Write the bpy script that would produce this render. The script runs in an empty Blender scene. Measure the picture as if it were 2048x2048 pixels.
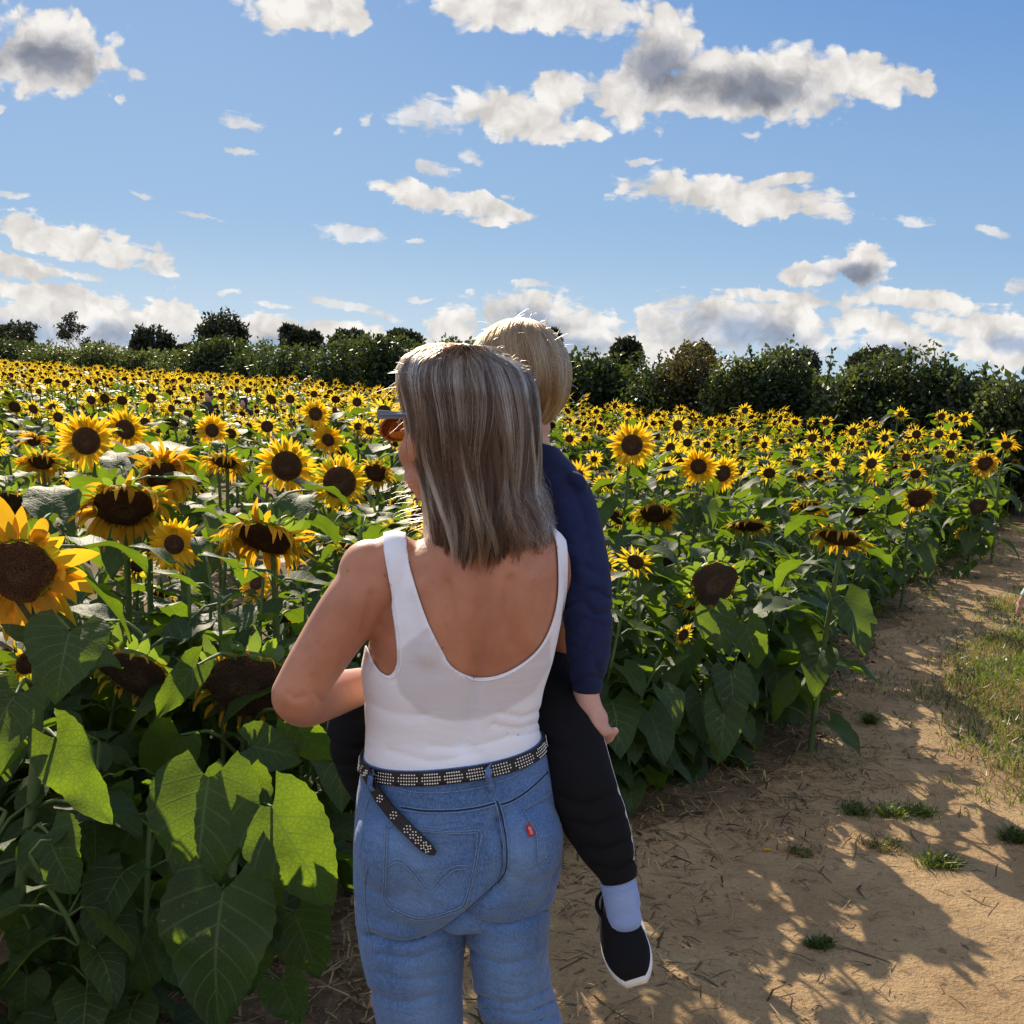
import bpy, bmesh, math, random
import numpy as np
from mathutils import Vector, Matrix
from mathutils.bvhtree import BVHTree
R = math.radians
scene = bpy.context.scene
col = scene.collection

# ------------------------------------------------------------------ camera
EXPO = 0.7
REAR_FILL = 0.92  # brightness of the added fill cloud behind the camera
CAMH, PITCH, ROLL, F = 1.60, R(7.4), R(3.0), 2052.0     # F: focal length in units of a 2048 px wide picture
_f = np.array([0, math.cos(PITCH), -math.sin(PITCH)])
_u0 = np.array([0, math.sin(PITCH), math.cos(PITCH)])
_r0 = np.array([1.0, 0, 0])
_r = math.cos(ROLL) * _r0 + math.sin(ROLL) * _u0
_u = -math.sin(ROLL) * _r0 + math.cos(ROLL) * _u0
CAM = np.array([0, 0, CAMH])
cam_data = bpy.data.cameras.new('camera')
cam = bpy.data.objects.new('camera', cam_data)
col.objects.link(cam)
cam.matrix_world = Matrix(((_r[0], _u[0], -_f[0], 0), (_r[1], _u[1], -_f[1], 0), (_r[2], _u[2], -_f[2], CAMH), (0, 0, 0, 1)))
cam_data.sensor_width = 36.0
cam_data.lens = 36.0 * F / 2048.0
cam_data.clip_start = 0.05
cam_data.clip_end = 3000
scene.camera = cam

def ray(px, py):
    return _f + (px - 1024) / F * _r - (py - 1024) / F * _u
def P(px, py, Y):
    """World point seen at (px, py) of the photograph, Y metres ahead."""
    d = ray(px, py)
    return CAM + d * (Y / d[1])
def G(px, py, z=0.0):
    d = ray(px, py)
    return CAM + d * ((z - CAMH) / d[2])
def proj(V):
    """Photograph coordinates of world points (N,3)."""
    V = np.asarray(V, float) - CAM
    w = V @ _f
    return np.stack([1024 + F * (V @ _r) / w, 1024 - F * (V @ _u) / w], -1)

# ------------------------------------------------------------------ node helpers
class NT:
    def __init__(self, nt):
        self.nt = nt
        nt.nodes.clear()
    def n(self, typ, **kw):
        nd = self.nt.nodes.new(typ)
        ins = kw.pop('ins', {})
        for k, v in kw.items():
            setattr(nd, k, v)
        for k, v in ins.items():
            s = nd.inputs[k]
            if isinstance(v, bpy.types.NodeSocket):
                self.nt.links.new(v, s)
            else:
                s.default_value = v
        return nd
    def link(self, a, b):
        self.nt.links.new(a, b)
    def m(self, op, a, b=None, c=None, clamp=False):
        ins = {0: a}
        if b is not None: ins[1] = b
        if c is not None: ins[2] = c
        return self.n('ShaderNodeMath', operation=op, use_clamp=clamp, ins=ins).outputs[0]
    def v(self, op, a, b=None, c=None):
        ins = {0: a}
        if b is not None: ins[1] = b
        if c is not None: ins[2] = c
        nd = self.n('ShaderNodeVectorMath', operation=op, ins=ins)
        return nd.outputs[1] if op in ('LENGTH', 'DOT_PRODUCT', 'DISTANCE') else nd.outputs[0]
    def noise(self, vec, scale, detail=4, rough=0.55, dist=0.0, out=0):
        return self.n('ShaderNodeTexNoise', ins={'Vector': vec, 'Scale': scale, 'Detail': detail, 'Roughness': rough, 'Distortion': dist}).outputs[out]
    def ramp(self, fac, stops, interp='LINEAR'):
        nd = self.n('ShaderNodeValToRGB', ins={0: fac})
        r = nd.color_ramp
        r.interpolation = interp
        while len(r.elements) < len(stops):
            r.elements.new(0.5)
        for e, (p, c) in zip(r.elements, stops):
            e.position = p
            e.color = (*c, 1) if len(c) == 3 else c
        return nd.outputs[0]
    def mix(self, fac, a, b, blend='MIX'):
        nd = self.n('ShaderNodeMix', data_type='RGBA', blend_type=blend)
        for s, v in ((nd.inputs[0], fac), (nd.inputs[6], a), (nd.inputs[7], b)):
            if isinstance(v, bpy.types.NodeSocket): self.nt.links.new(v, s)
            else: s.default_value = v if not isinstance(v, tuple) or len(v) == 4 else (*v, 1)
        return nd.outputs[2]
    def smooth(self, x, a, b):
        return self.n('ShaderNodeMapRange', interpolation_type='SMOOTHSTEP', ins={0: x, 1: a, 2: b, 3: 0.0, 4: 1.0}).outputs[0]

def material(name):
    m = bpy.data.materials.new(name)
    m.use_nodes = True
    return m, NT(m.node_tree)

# ------------------------------------------------------------------ sun, sky, exposure
SUN_AZ, SUN_EL = R(-19), R(30.5)            # azimuth measured from +Y, negative to the left
sd = np.array([math.sin(SUN_AZ) * math.cos(SUN_EL), math.cos(SUN_AZ) * math.cos(SUN_EL), math.sin(SUN_EL)])
sun_data = bpy.data.lights.new('sun', 'SUN')
sun_data.energy = 5.0
sun_data.angle = R(0.53)
sun_data.color = (1.0, 0.87, 0.68)
sun = bpy.data.objects.new('sun', sun_data)
col.objects.link(sun)
sun.rotation_euler = Vector(-sd).to_track_quat('-Z', 'Y').to_euler()
scene.view_settings.view_transform = 'Standard'
scene.view_settings.look = 'None'
scene.view_settings.exposure = EXPO
scene.view_settings.gamma = 1.0
SKY_STRENGTH = 0.15

world = bpy.data.worlds.new("World")
scene.world = world
world.use_nodes = True
W = NT(world.node_tree)
sky = W.n('ShaderNodeTexSky', sky_type='NISHITA', sun_disc=False, sun_elevation=SUN_EL, sun_rotation=SUN_AZ,
          altitude=100, air_density=1.0, dust_density=0.35, ozone_density=2.2)
tc = W.n('ShaderNodeTexCoord').outputs['Generated']
sep = W.n('ShaderNodeSeparateXYZ', ins={0: tc})
yy = W.m('MAXIMUM', sep.outputs[1], 0.05)
uu = W.m('DIVIDE', sep.outputs[0], yy)
vv = W.m('DIVIDE', sep.outputs[2], yy)
uv0 = W.n('ShaderNodeCombineXYZ', ins={0: uu, 1: vv, 2: 0.0}).outputs[0]
warp = W.noise(uv0, 9.0, 3, 0.6, 0, out=1)
warp = W.v('SUBTRACT', warp, (0.5, 0.5, 0.5))
uv = W.v('MULTIPLY_ADD', warp, (0.055, 0.026, 0.0), uv0)
warp2 = W.v('SUBTRACT', W.noise(uv0, 42.0, 4, 0.6, 0, out=1), (0.5, 0.5, 0.5))
uv = W.v('MULTIPLY_ADD', warp2, (0.022, 0.016, 0.0), uv)
fb = W.noise(uv, 26.0, 6, 0.62, 0.2)
fb_fine = W.noise(W.v('MULTIPLY', uv0, (1.0, 3.0, 1.0)), 34.0, 5, 0.65, 0.5)
def billow(vec, sc):
    return W.n('ShaderNodeTexVoronoi', feature='SMOOTH_F1', voronoi_dimensions='2D', ins={'Vector': vec, 'Scale': sc, 'Smoothness': 0.35}).outputs['Distance']
puff = W.m('MULTIPLY_ADD', W.m('SUBTRACT', 0.38, billow(uv, 34.0)), 0.52, W.m('MULTIPLY', W.m('SUBTRACT', 0.38, billow(W.v('ADD', uv, (3.1, 1.7, 0)), 88.0)), 0.30))

_rot_cache = {}
def rot_uv(deg):
    k = -5 if deg < -3 else (0 if deg < 3 else 5)       # three shared tilts keep the node tree small
    if k not in _rot_cache:
        t = -R(k) - ROLL
        dx = W.v('DOT_PRODUCT', uv, (math.cos(t), math.sin(t), 0)); dy = W.v('DOT_PRODUCT', uv, (-math.sin(t), math.cos(t), 0))
        _rot_cache[k] = W.n('ShaderNodeCombineXYZ', ins={0: dx, 1: dy, 2: 0.0}).outputs[0]
    return _rot_cache[k]
def _rotc(c, deg, a, b):
    k = -5 if deg < -3 else (0 if deg < 3 else 5)
    t = -R(k) - ROLL
    return ((c[0] * math.cos(t) + c[1] * math.sin(t)) / a, (-c[0] * math.sin(t) + c[1] * math.cos(t)) / b, 0.0)
def cloud_field(blobs):
    acc = None
    for (cx, cy, rx, ry, rot) in blobs:
        d = ray(cx, cy); c = (d[0] / d[1], d[2] / d[1])
        a, b = rx / F, ry / F
        m = W.v('MULTIPLY_ADD', rot_uv(rot), (1 / a, 1 / b, 0.0), tuple(-x for x in _rotc(c, rot, a, b)))
        l = W.v('LENGTH', m)
        acc = l if acc is None else W.m('SMOOTH_MIN', acc, l, 0.25)
    return W.m('SUBTRACT', 1.0, acc)
big = [(95,105,150,92,0), (620,5,150,58,0), (1050,5,230,58,0),
       (1335,75,90,75,0),(1270,175,125,80,-20),(1450,165,120,78,0),(1580,165,150,72,0),(1730,165,120,52,4),(1830,165,60,30,5),
       (1020,235,130,55,12),(1110,185,60,45,0),(1180,258,45,28,0),
       (830,395,95,34,5),(970,412,105,24,6),(985,447,40,12,3),(1465,393,250,46,0),(1580,355,70,16,-4),
       (1620,550,65,26,-8),(1715,535,70,42,0),
       (150,480,210,42,6),(40,530,110,24,3),(110,590,170,24,4),(70,650,190,62,0),(260,665,170,58,2),(325,620,55,50,0),(520,660,220,34,2),(760,675,200,28,2),
       (1050,620,125,52,0),(1130,650,120,50,0),(920,655,60,40,0),
       (1510,645,210,62,0),(1390,665,150,48,0),(1250,700,190,36,0),
       (1580,595,130,15,1),(1850,605,190,24,1),(1740,640,80,26,0),(1990,655,170,28,-2),(1810,690,80,42,0),(2010,700,120,40,0)]
small = [(850,228,75,40,-15),(730,240,24,20,-30),(665,262,14,10,0),(492,240,55,26,14),(495,305,36,10,2),(870,335,48,20,10),(930,316,30,20,0),
         (235,195,14,18,0),(0,215,20,12,0),(290,380,40,7,5),(155,552,80,12,3),(700,470,110,17,7),(825,488,28,7,3),
         (705,612,130,13,5),(440,575,40,7,2),(1060,570,70,10,1),(855,600,30,6,0),(400,437,50,7,6),(20,390,40,8,10),
         (1500,262,30,10,0),(1290,322,50,7,0),(1830,445,60,14,8),(1980,465,40,12,8),(2035,580,30,26,0),(265,145,25,14,0),(1010,390,30,12,0),
         (560,612,60,7,3),(300,535,60,7,3)]
fbig = cloud_field(big)
fsm = cloud_field(small)
nz = W.m('SUBTRACT', fb, 0.5)
nf = W.m('SUBTRACT', fb_fine, 0.5)
dens = W.m('ADD', W.m('MULTIPLY_ADD', fbig, 1.15, -0.01), W.m('ADD', W.m('MULTIPLY_ADD', nz, 0.95, W.m('MULTIPLY', nf, W.n('ShaderNodeMapRange', ins={0: vv, 1: 0.12, 2: 0.3, 3: 1.3, 4: 0.35}).outputs[0])), puff))
dsm = W.m('ADD', fsm, W.m('MULTIPLY_ADD', nz, 1.5, W.m('MULTIPLY', nf, 1.7)))
alpha = W.smooth(dens, -0.02, 0.32)
asm = W.m('MULTIPLY', W.smooth(dsm, 0.12, 0.65), 0.75)
alpha = W.m('MAXIMUM', alpha, asm)
core_b = [(85,118,140,60,0),(1315,130,100,75,-30),(1500,175,180,50,0),(1700,552,90,28,0),(1500,670,210,58,0),(1060,645,125,52,0),(1140,690,120,35,0),(500,690,200,30,0),
          (60,665,150,40,0),(260,680,130,36,0),(1800,700,80,25,0),(2020,690,60,25,0)]
core = cloud_field(core_b)
core = W.m('ADD', core, W.m('MULTIPLY', nz, 1.3))
core = W.smooth(core, -0.1, 0.85)
ra = W.noise(uv, 15.0, 5, 0.55, 0.3); rbb = W.noise(W.v('ADD', uv, (-0.006, 0.014, 0.0)), 15.0, 5, 0.55, 0.3)
relief = W.m('SUBTRACT', ra, rbb)
lum = W.m('MULTIPLY_ADD', relief, 1.5, W.m('MULTIPLY_ADD', puff, 0.42, 0.95))
lum = W.m('MINIMUM', W.m('MAXIMUM', lum, 0.74), 1.12)
lowv = W.smooth(vv, 0.0, 0.16)
core_col = W.mix(lowv, (0.40, 0.51, 0.68), (0.22, 0.25, 0.33))
cl = W.mix(W.m('MULTIPLY', core, 0.92), W.mix(lowv, (0.90, 0.87, 0.83), (0.86, 0.83, 0.80)), core_col)
cl = W.v('SCALE', cl); cl_node = cl.node; W.link(lum, cl_node.inputs['Scale'])
K = 1.0 / (SKY_STRENGTH * 2 ** EXPO)          # picture-linear value -> background colour at this strength
cl2 = W.n('ShaderNodeVectorMath', operation='SCALE', ins={0: cl, 'Scale': K * 0.98}).outputs[0]
# the sky's own colour: a blue gradient by elevation leaning on the sky texture
ks = lambda c: tuple(x * K for x in c)
h1 = W.smooth(vv, 0.0, 0.16); h2 = W.smooth(vv, 0.10, 0.46)
side = W.smooth(uu, -0.55, 0.5)
blue = W.mix(h2, W.mix(h1, ks((0.47, 0.62, 0.78)), ks((0.285, 0.46, 0.70))), W.mix(side, ks((0.215, 0.37, 0.66)), ks((0.125, 0.285, 0.62))))
hs = W.mix(0.04, blue, sky.outputs[0])
front = W.smooth(sep.outputs[1], 0.0, 0.25)
sky_front = W.mix(alpha, hs, cl2)
# behind the camera: unseen bright cloud added as fill for the shade, blue between
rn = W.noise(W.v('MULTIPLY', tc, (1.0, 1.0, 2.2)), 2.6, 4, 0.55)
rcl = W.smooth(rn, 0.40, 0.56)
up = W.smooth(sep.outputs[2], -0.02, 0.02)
rear = W.mix(rcl, ks((0.30, 0.46, 0.85)), ks((REAR_FILL * 1.0, REAR_FILL * 1.0, REAR_FILL * 1.06)))
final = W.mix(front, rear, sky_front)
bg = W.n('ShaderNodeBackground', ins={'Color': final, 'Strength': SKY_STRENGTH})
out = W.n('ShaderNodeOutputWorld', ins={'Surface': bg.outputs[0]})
world.cycles.sampling_method = 'MANUAL'
world.cycles.sample_map_resolution = 512

cy = scene.cycles
cy.max_bounces = 8; cy.diffuse_bounces = 3; cy.glossy_bounces = 2; cy.transmission_bounces = 6; cy.transparent_max_bounces = 8
cy.sample_clamp_indirect = 4.0
cy.caustics_reflective = False; cy.caustics_refractive = False
cy.use_denoising = True
try: cy.denoiser = 'OPENIMAGEDENOISE'
except Exception: pass
# ------------------------------------------------------------------ mesh helpers
class MB:
    """Collects vertices, faces, uvs and material slots for ONE mesh."""
    def __init__(s): s.v = []; s.f = []; s.uv = []; s.mi = []; s.n = 0
    def add(s, V, Fc, uv=None, mi=0):
        V = np.asarray(V, float)
        s.v.append(V)
        for fc in Fc: s.f.append(tuple(int(i) + s.n for i in fc))
        s.mi.extend([mi] * len(Fc))
        s.uv.append(np.zeros((len(V), 2)) if uv is None else np.asarray(uv, float))
        s.n += len(V)
    def arrays(s):
        return (np.concatenate(s.v) if s.v else np.zeros((0, 3)), s.f, np.concatenate(s.uv) if s.uv else np.zeros((0, 2)), s.mi)
    def build(s, name, mats, parent=None, smooth=True, loc=None):
        V, Fc, uv, mi = s.arrays()
        return make_obj(name, V, Fc, uv, mi, mats, parent, smooth, loc)

def make_mesh(name, V, Fc, uv=None, mi=None, mats=(), smooth=True):
    me = bpy.data.meshes.new(name)
    nv, nf = len(V), len(Fc)
    me.vertices.add(nv)
    me.vertices.foreach_set('co', np.asarray(V, np.float32).ravel())
    tot = np.array([len(f) for f in Fc], np.int32) if not isinstance(Fc, np.ndarray) else np.full(nf, Fc.shape[1], np.int32)
    flat = np.concatenate([np.asarray(f, np.int32) for f in Fc]) if not isinstance(Fc, np.ndarray) else Fc.astype(np.int32).ravel()
    me.loops.add(len(flat))
    me.loops.foreach_set('vertex_index', flat)
    me.polygons.add(nf)
    me.polygons.foreach_set('loop_start', np.concatenate([[0], np.cumsum(tot)[:-1]]).astype(np.int32))
    me.polygons.foreach_set('loop_total', tot)
    if mi is not None: me.polygons.foreach_set('material_index', np.asarray(mi, np.int32))
    me.polygons.foreach_set('use_smooth', np.full(nf, smooth))
    if uv is not None and len(uv) == nv:
        l = me.uv_layers.new(name='uv')
        l.data.foreach_set('uv', np.asarray(uv, np.float32)[flat].ravel())
    for m in (mats if isinstance(mats, (list, tuple)) else [mats]): me.materials.append(m)
    me.update(calc_edges=True)
    return me

def link(name, me, parent=None, loc=None):
    o = bpy.data.objects.new(name, me)
    col.objects.link(o)
    if parent is not None: o.parent = parent
    if loc is not None: o.location = loc
    return o
def make_obj(name, V, Fc, uv=None, mi=None, mats=(), parent=None, smooth=True, loc=None):
    return link(name, make_mesh(name, V, Fc, uv, mi, mats, smooth), parent, loc)
def tag(o, label=None, cat=None, group=None, kind=None):
    for k, v in (('label', label), ('category', cat), ('group', group), ('kind', kind)):
        if v: o[k] = v
    return o
def empty(name, loc=(0, 0, 0), rz=0):
    o = bpy.data.objects.new(name, None); col.objects.link(o)
    o.location = loc; o.rotation_euler = (0, 0, rz); o.empty_display_size = 0.1
    return o
def nrm(v):
    v = np.asarray(v, float); return v / (np.linalg.norm(v) + 1e-9)
def grid_faces(r, c, closed=False):
    out = []
    for i in range(r - 1):
        for j in range(c if closed else c - 1):
            j2 = (j + 1) % c
            out.append((i * c + j, i * c + j2, (i + 1) * c + j2, (i + 1) * c + j))
    return out
def tube(pts, rad, seg=8, caps=True):
    pts = np.asarray(pts, float); n = len(pts)
    rad = np.full(n, rad) if np.isscalar(rad) else np.asarray(rad, float)
    tan = np.gradient(pts, axis=0); tan /= np.linalg.norm(tan, axis=1)[:, None] + 1e-9
    a = nrm(np.cross(tan[0], (0.3, 0.9, 0.2) if abs(tan[0][1]) < 0.9 else (1, 0, 0)))
    V = []; uv = []
    th = np.arange(seg) * 2 * math.pi / seg
    for i in range(n):
        a = nrm(a - tan[i] * np.dot(a, tan[i])); b = np.cross(tan[i], a)
        V.append(pts[i] + rad[i] * (np.cos(th)[:, None] * a + np.sin(th)[:, None] * b))
        uv += [(j / seg, i / max(1, n - 1)) for j in range(seg)]
    V = np.concatenate(V); Fc = grid_faces(n, seg, True)
    if caps:
        Fc = Fc + [tuple(range(seg - 1, -1, -1)), tuple((n - 1) * seg + k for k in range(seg))]
    return V, Fc, np.array(uv)
def spline(pts, n):
    """Catmull-Rom through the points, n samples."""
    p = np.asarray(pts, float); p = np.vstack([2 * p[0] - p[1], p, 2 * p[-1] - p[-2]])
    seg = len(p) - 3; out = []
    for t in np.linspace(0, seg - 1e-6, n):
        i = int(t); u = t - i; a, b, c, d = p[i:i + 4]
        out.append(0.5 * (2 * b + (c - a) * u + (2 * a - 5 * b + 4 * c - d) * u * u + (3 * b - a - 3 * c + d) * u ** 3))
    return np.array(out)
def bend_noise(x, s):   # cheap smooth pseudo noise for arrays
    return np.sin(x * 1.7 + s) * 0.5 + np.sin(x * 3.1 + s * 2.3) * 0.3 + np.sin(x * 5.3 + s * 0.7) * 0.2

# ------------------------------------------------------------------ plant materials
def leafy(name, base, trans, tfac, rough=0.42, spec=0.5, veins=True, spots=True, varied=0.35, bump=0.5):
    m, n = material(name)
    geo = n.n('ShaderNodeNewGeometry')
    tcn = n.n('ShaderNodeTexCoord')
    oc = tcn.outputs['Object']
    info = n.n('ShaderNodeObjectInfo').outputs['Random']
    isl = geo.outputs['Random Per Island']
    v1 = n.noise(oc, 9.0, 3, 0.6)
    k = n.m('MULTIPLY_ADD', isl, varied, n.m('MULTIPLY_ADD', v1, 0.5, 0.75 - varied / 2))
    b = n.n('ShaderNodeVectorMath', operation='SCALE', ins={0: (*base,), 'Scale': k}).outputs[0]
    t = n.n('ShaderNodeVectorMath', operation='SCALE', ins={0: (*trans,), 'Scale': k}).outputs[0]
    h = None
    if veins:
        uvn = n.n('ShaderNodeUVMap', uv_map='uv').outputs[0]
        s = n.n('ShaderNodeSeparateXYZ', ins={0: uvn})
        su = n.m('ABSOLUTE', n.m('MULTIPLY_ADD', s.outputs[0], 2.0, -1.0))
        ph = n.m('MULTIPLY', n.m('SUBTRACT', s.outputs[1], n.m('MULTIPLY', su, 0.30)), 6.5)
        fr = n.m('ABSOLUTE', n.m('SUBTRACT', n.m('FRACT', ph), 0.5))
        side = n.m('SUBTRACT', 1.0, n.smooth(fr, 0.0, 0.09))
        mid = n.m('SUBTRACT', 1.0, n.smooth(su, 0.0, 0.05))
        vein = n.m('MAXIMUM', n.m('MULTIPLY', side, n.m('SUBTRACT', 1.0, n.m('MULTIPLY', su, 0.6))), mid)
        vor = n.n('ShaderNodeTexVoronoi', feature='DISTANCE_TO_EDGE', ins={'Vector': oc, 'Scale': 95.0}).outputs['Distance']
        net = n.m('SUBTRACT', 1.0, n.smooth(vor, 0.0, 0.16))
        b = n.mix(n.m('MULTIPLY', vein, 0.55), b, n.n('ShaderNodeVectorMath', operation='SCALE', ins={0: (0.17, 0.24, 0.09), 'Scale': 0.8}).outputs[0])
        t = n.mix(n.m('MULTIPLY', n.m('MAXIMUM', n.m('MULTIPLY', net, 0.6), vein), 0.6), t, (trans[0] * 0.35, trans[1] * 0.4, trans[2] * 0.4))
        h = n.m('MULTIPLY_ADD', vein, -0.8, n.m('MULTIPLY', net, -0.35))
    if spots:
        sp = n.smooth(n.noise(oc, 55.0, 3, 0.7), 0.60, 0.72)
        pat = n.smooth(n.noise(oc, 6.0, 2, 0.5), 0.42, 0.62)
        sp = n.m('MULTIPLY', sp, pat)
        b = n.mix(n.m('MULTIPLY', sp, 0.55), b, (0.22, 0.22, 0.06))
        t = n.mix(n.m('MULTIPLY', sp, 0.5), t, (0.40, 0.28, 0.03))
    bn = n.noise(oc, 30.0, 3, 0.6)
    if h is not None: bn = n.m('ADD', bn, n.n('ShaderNodeTexVoronoi', feature='SMOOTH_F1', ins={'Vector': oc, 'Scale': 48.0}).outputs['Distance']); bn = n.m('MULTIPLY', bn, 0.45)
    hh = bn if h is None else n.m('ADD', n.m('MULTIPLY', h, 0.6), bn)
    bmp = n.n('ShaderNodeBump', ins={'Strength': bump, 'Distance': 0.004, 'Height': hh}).outputs[0]
    pb = n.n('ShaderNodeBsdfPrincipled', ins={'Base Color': b, 'Roughness': rough, 'Specular IOR Level': spec, 'Normal': bmp})
    tr = n.n('ShaderNodeBsdfTranslucent', ins={'Color': t, 'Normal': bmp})
    mx = n.n('ShaderNodeMixShader', ins={0: tfac, 1: pb.outputs[0], 2: tr.outputs[0]})
    n.n('ShaderNodeOutputMaterial', ins={0: mx.outputs[0]})
    return m
def plain(name, c, rough=0.7, spec=0.3, noise_scale=0, amt=0.3, bump=0.0, bscale=40, metal=0.0, sss=0.0, c2=None):
    m, n = material(name)
    oc = n.n('ShaderNodeTexCoord').outputs['Object']
    ins = {'Base Color': (*c, 1), 'Roughness': rough, 'Specular IOR Level': spec, 'Metallic': metal}
    if noise_scale:
        f = n.noise(oc, noise_scale, 5, 0.6)
        f = n.smooth(f, 0.3, 0.7)
        lo = c2 or tuple(x * (1 - amt) for x in c)
        ins['Base Color'] = n.mix(f, lo, c)
    if bump:
        ins['Normal'] = n.n('ShaderNodeBump', ins={'Strength': bump, 'Distance': 0.004, 'Height': n.noise(oc, bscale, 4, 0.6)}).outputs[0]
    pb = n.n('ShaderNodeBsdfPrincipled', ins=ins)
    if sss:
        pb.inputs['Subsurface Weight'].default_value = sss
        pb.inputs['Subsurface Radius'].default_value = (0.012, 0.005, 0.003)
        pb.inputs['Subsurface Scale'].default_value = 1.0
    n.n('ShaderNodeOutputMaterial', ins={0: pb.outputs[0]})
    return m
M_LEAF = leafy('sunflower_leaf', (0.026, 0.048, 0.014), (0.30, 0.46, 0.02), 0.31, rough=0.58, spec=0.24, bump=0.38)
M_LEAF_FAR = leafy('sunflower_leaf_far', (0.030, 0.052, 0.015), (0.29, 0.43, 0.02), 0.30, veins=False, spots=False, bump=0.1, rough=0.55, spec=0.20)
M_PETAL = leafy('ray_petal', (0.80, 0.465, 0.012), (0.92, 0.61, 0.025), 0.5, rough=0.55, spec=0.25, veins=False, spots=False, varied=0.35, bump=0.15)
M_PETAL_OLD = leafy('withered_petal', (0.62, 0.33, 0.022), (0.90, 0.50, 0.02), 0.45, rough=0.65, spec=0.2, veins=False, spots=True, varied=0.6, bump=0.3)
M_BRACT = leafy('bract', (0.07, 0.12, 0.03), (0.35, 0.50, 0.04), 0.35, veins=False, spots=False)
M_STEM = leafy('stem', (0.10, 0.15, 0.045), (0.2, 0.3, 0.04), 0.08, rough=0.55, spec=0.3, veins=False, spots=False, varied=0.1, bump=0.35)
def disc_material(name, cin, cout, ccen):
    m, n = material(name)
    uvn = n.n('ShaderNodeUVMap', uv_map='uv').outputs[0]
    s = n.n('ShaderNodeSeparateXYZ', ins={0: uvn})
    r = s.outputs[1]
    oc = n.n('ShaderNodeTexCoord').outputs['Object']
    vor = n.n('ShaderNodeTexVoronoi', feature='F1', ins={'Vector': oc, 'Scale': 260.0}).outputs['Distance']
    bl = n.noise(oc, 26.0, 5, 0.7)
    c = n.ramp(n.m('MULTIPLY_ADD', n.m('SUBTRACT', bl, 0.5), 0.9, r), [(0.0, ccen), (0.32, ccen), (0.45, cin), (0.8, cin), (0.97, cout)])
    c = n.mix(n.m('MULTIPLY', n.smooth(vor, 0.25, 0.6), 0.65), c, tuple(x * 0.25 for x in cin))
    b = n.n('ShaderNodeBump', ins={'Strength': 0.9, 'Distance': 0.004, 'Height': n.m('SUBTRACT', 1.0, vor)}).outputs[0]
    pb = n.n('ShaderNodeBsdfPrincipled', ins={'Base Color': c, 'Roughness': 0.8, 'Specular IOR Level': 0.25, 'Normal': b})
    n.n('ShaderNodeOutputMaterial', ins={0: pb.outputs[0]})
    return m
M_DISC = disc_material('seed_disc', (0.085, 0.035, 0.012), (0.16, 0.07, 0.015), (0.12, 0.06, 0.022))
M_DISC_OLD = disc_material('ripe_seed_disc', (0.075, 0.045, 0.026), (0.12, 0.075, 0.035), (0.13, 0.085, 0.045))

# ------------------------------------------------------------------ sunflower geometry
def add_leaf(mb, P0, P1, N, width, rng, rows=8, cols=6, arch=0.12, fold=0.12, wave=0.035, droop=0.0, mi=0, heart=0.24, serr=0.04):
    P0 = np.asarray(P0, float); P1 = np.asarray(P1, float)
    L = np.linalg.norm(P1 - P0); y = (P1 - P0) / L
    N = nrm(np.asarray(N, float) - y * np.dot(N, y)); x = np.cross(y, N)
    t = (np.linspace(0, 1, rows) ** 1.25)[:, None]; s = np.linspace(-1, 1, cols)[None, :]
    tw = np.clip(t, 0.012, 1)
    w = np.clip(np.sin(math.pi * tw ** 0.52), 0, 1) ** 0.62 * (1 - 0.30 * tw ** 2); w[-1] = 0.0
    jag = 1 + serr * np.where(np.arange(rows) % 2 == 0, 1, -1)[:, None] * (np.abs(s) > 0.99)
    X = s * w * width * 0.5 * jag
    Y = (t - heart * np.abs(s) ** 1.4 * (1 - t) ** 3.2 * (w > 0.05)) * L
    ph = rng.uniform(0, 6.28, 4); amp = wave * L
    Z = fold * np.abs(X) + 4 * arch * L * t * (1 - t) + amp * np.abs(s) ** 1.5 * (np.sin(t * 11 + ph[0] + s * 1.3) + 0.6 * np.sin(t * 19 + ph[1] * s)) - droop * L * t ** 2
    Z = Z + 0.02 * L * np.sin(t * 7 + ph[2]) * np.sin(s * 3 + ph[3])
    V = P0 + X.ravel()[:, None] * x + np.broadcast_to(Y, X.shape).ravel()[:, None] * y + Z.ravel()[:, None] * N
    uv = np.stack([np.broadcast_to(s * .5 + .5, X.shape).ravel(), np.broadcast_to(t, X.shape).ravel()], -1)
    mb.add(V, grid_faces(rows, cols), uv, mi)

def add_petal(mb, base, d, n, length, width, rng, rows=5, grav=0.0, curl=0.0, mi=0, cols=3):
    d = nrm(d); p = np.array(base, float); rowsv = []; uv = []
    side = nrm(np.cross(d, n)); cu = rng.normal(0, 1) * curl; tw = rng.normal(0, 0.25)
    for i in range(rows):
        t = i / (rows - 1)
        w = width * (math.sin(math.pi * min(1, (t * 0.86 + 0.14)) ** 0.85) ** 0.7 if t < 0.999 else 0.06)
        nn = nrm(np.cross(side, d)); sd = nrm(side * math.cos(tw * t) + nn * math.sin(tw * t))
        if cols == 3:
            rowsv += [p - sd * w / 2, p - nn * w * 0.13, p + sd * w / 2]; uv += [(0, t), (.5, t), (1, t)]
        else:
            rowsv += [p - sd * w / 2, p + sd * w / 2]; uv += [(0, t), (1, t)]
        p = p + d * length / (rows - 1)
        d = nrm(d + np.array([0, 0, -1.0]) * grav * (0.6 + t) + nn * cu * 0.6 / rows * 3)
        side = nrm(side - d * np.dot(side, d))
    mb.add(np.array(rowsv), grid_faces(rows, cols), uv, mi)

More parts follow.
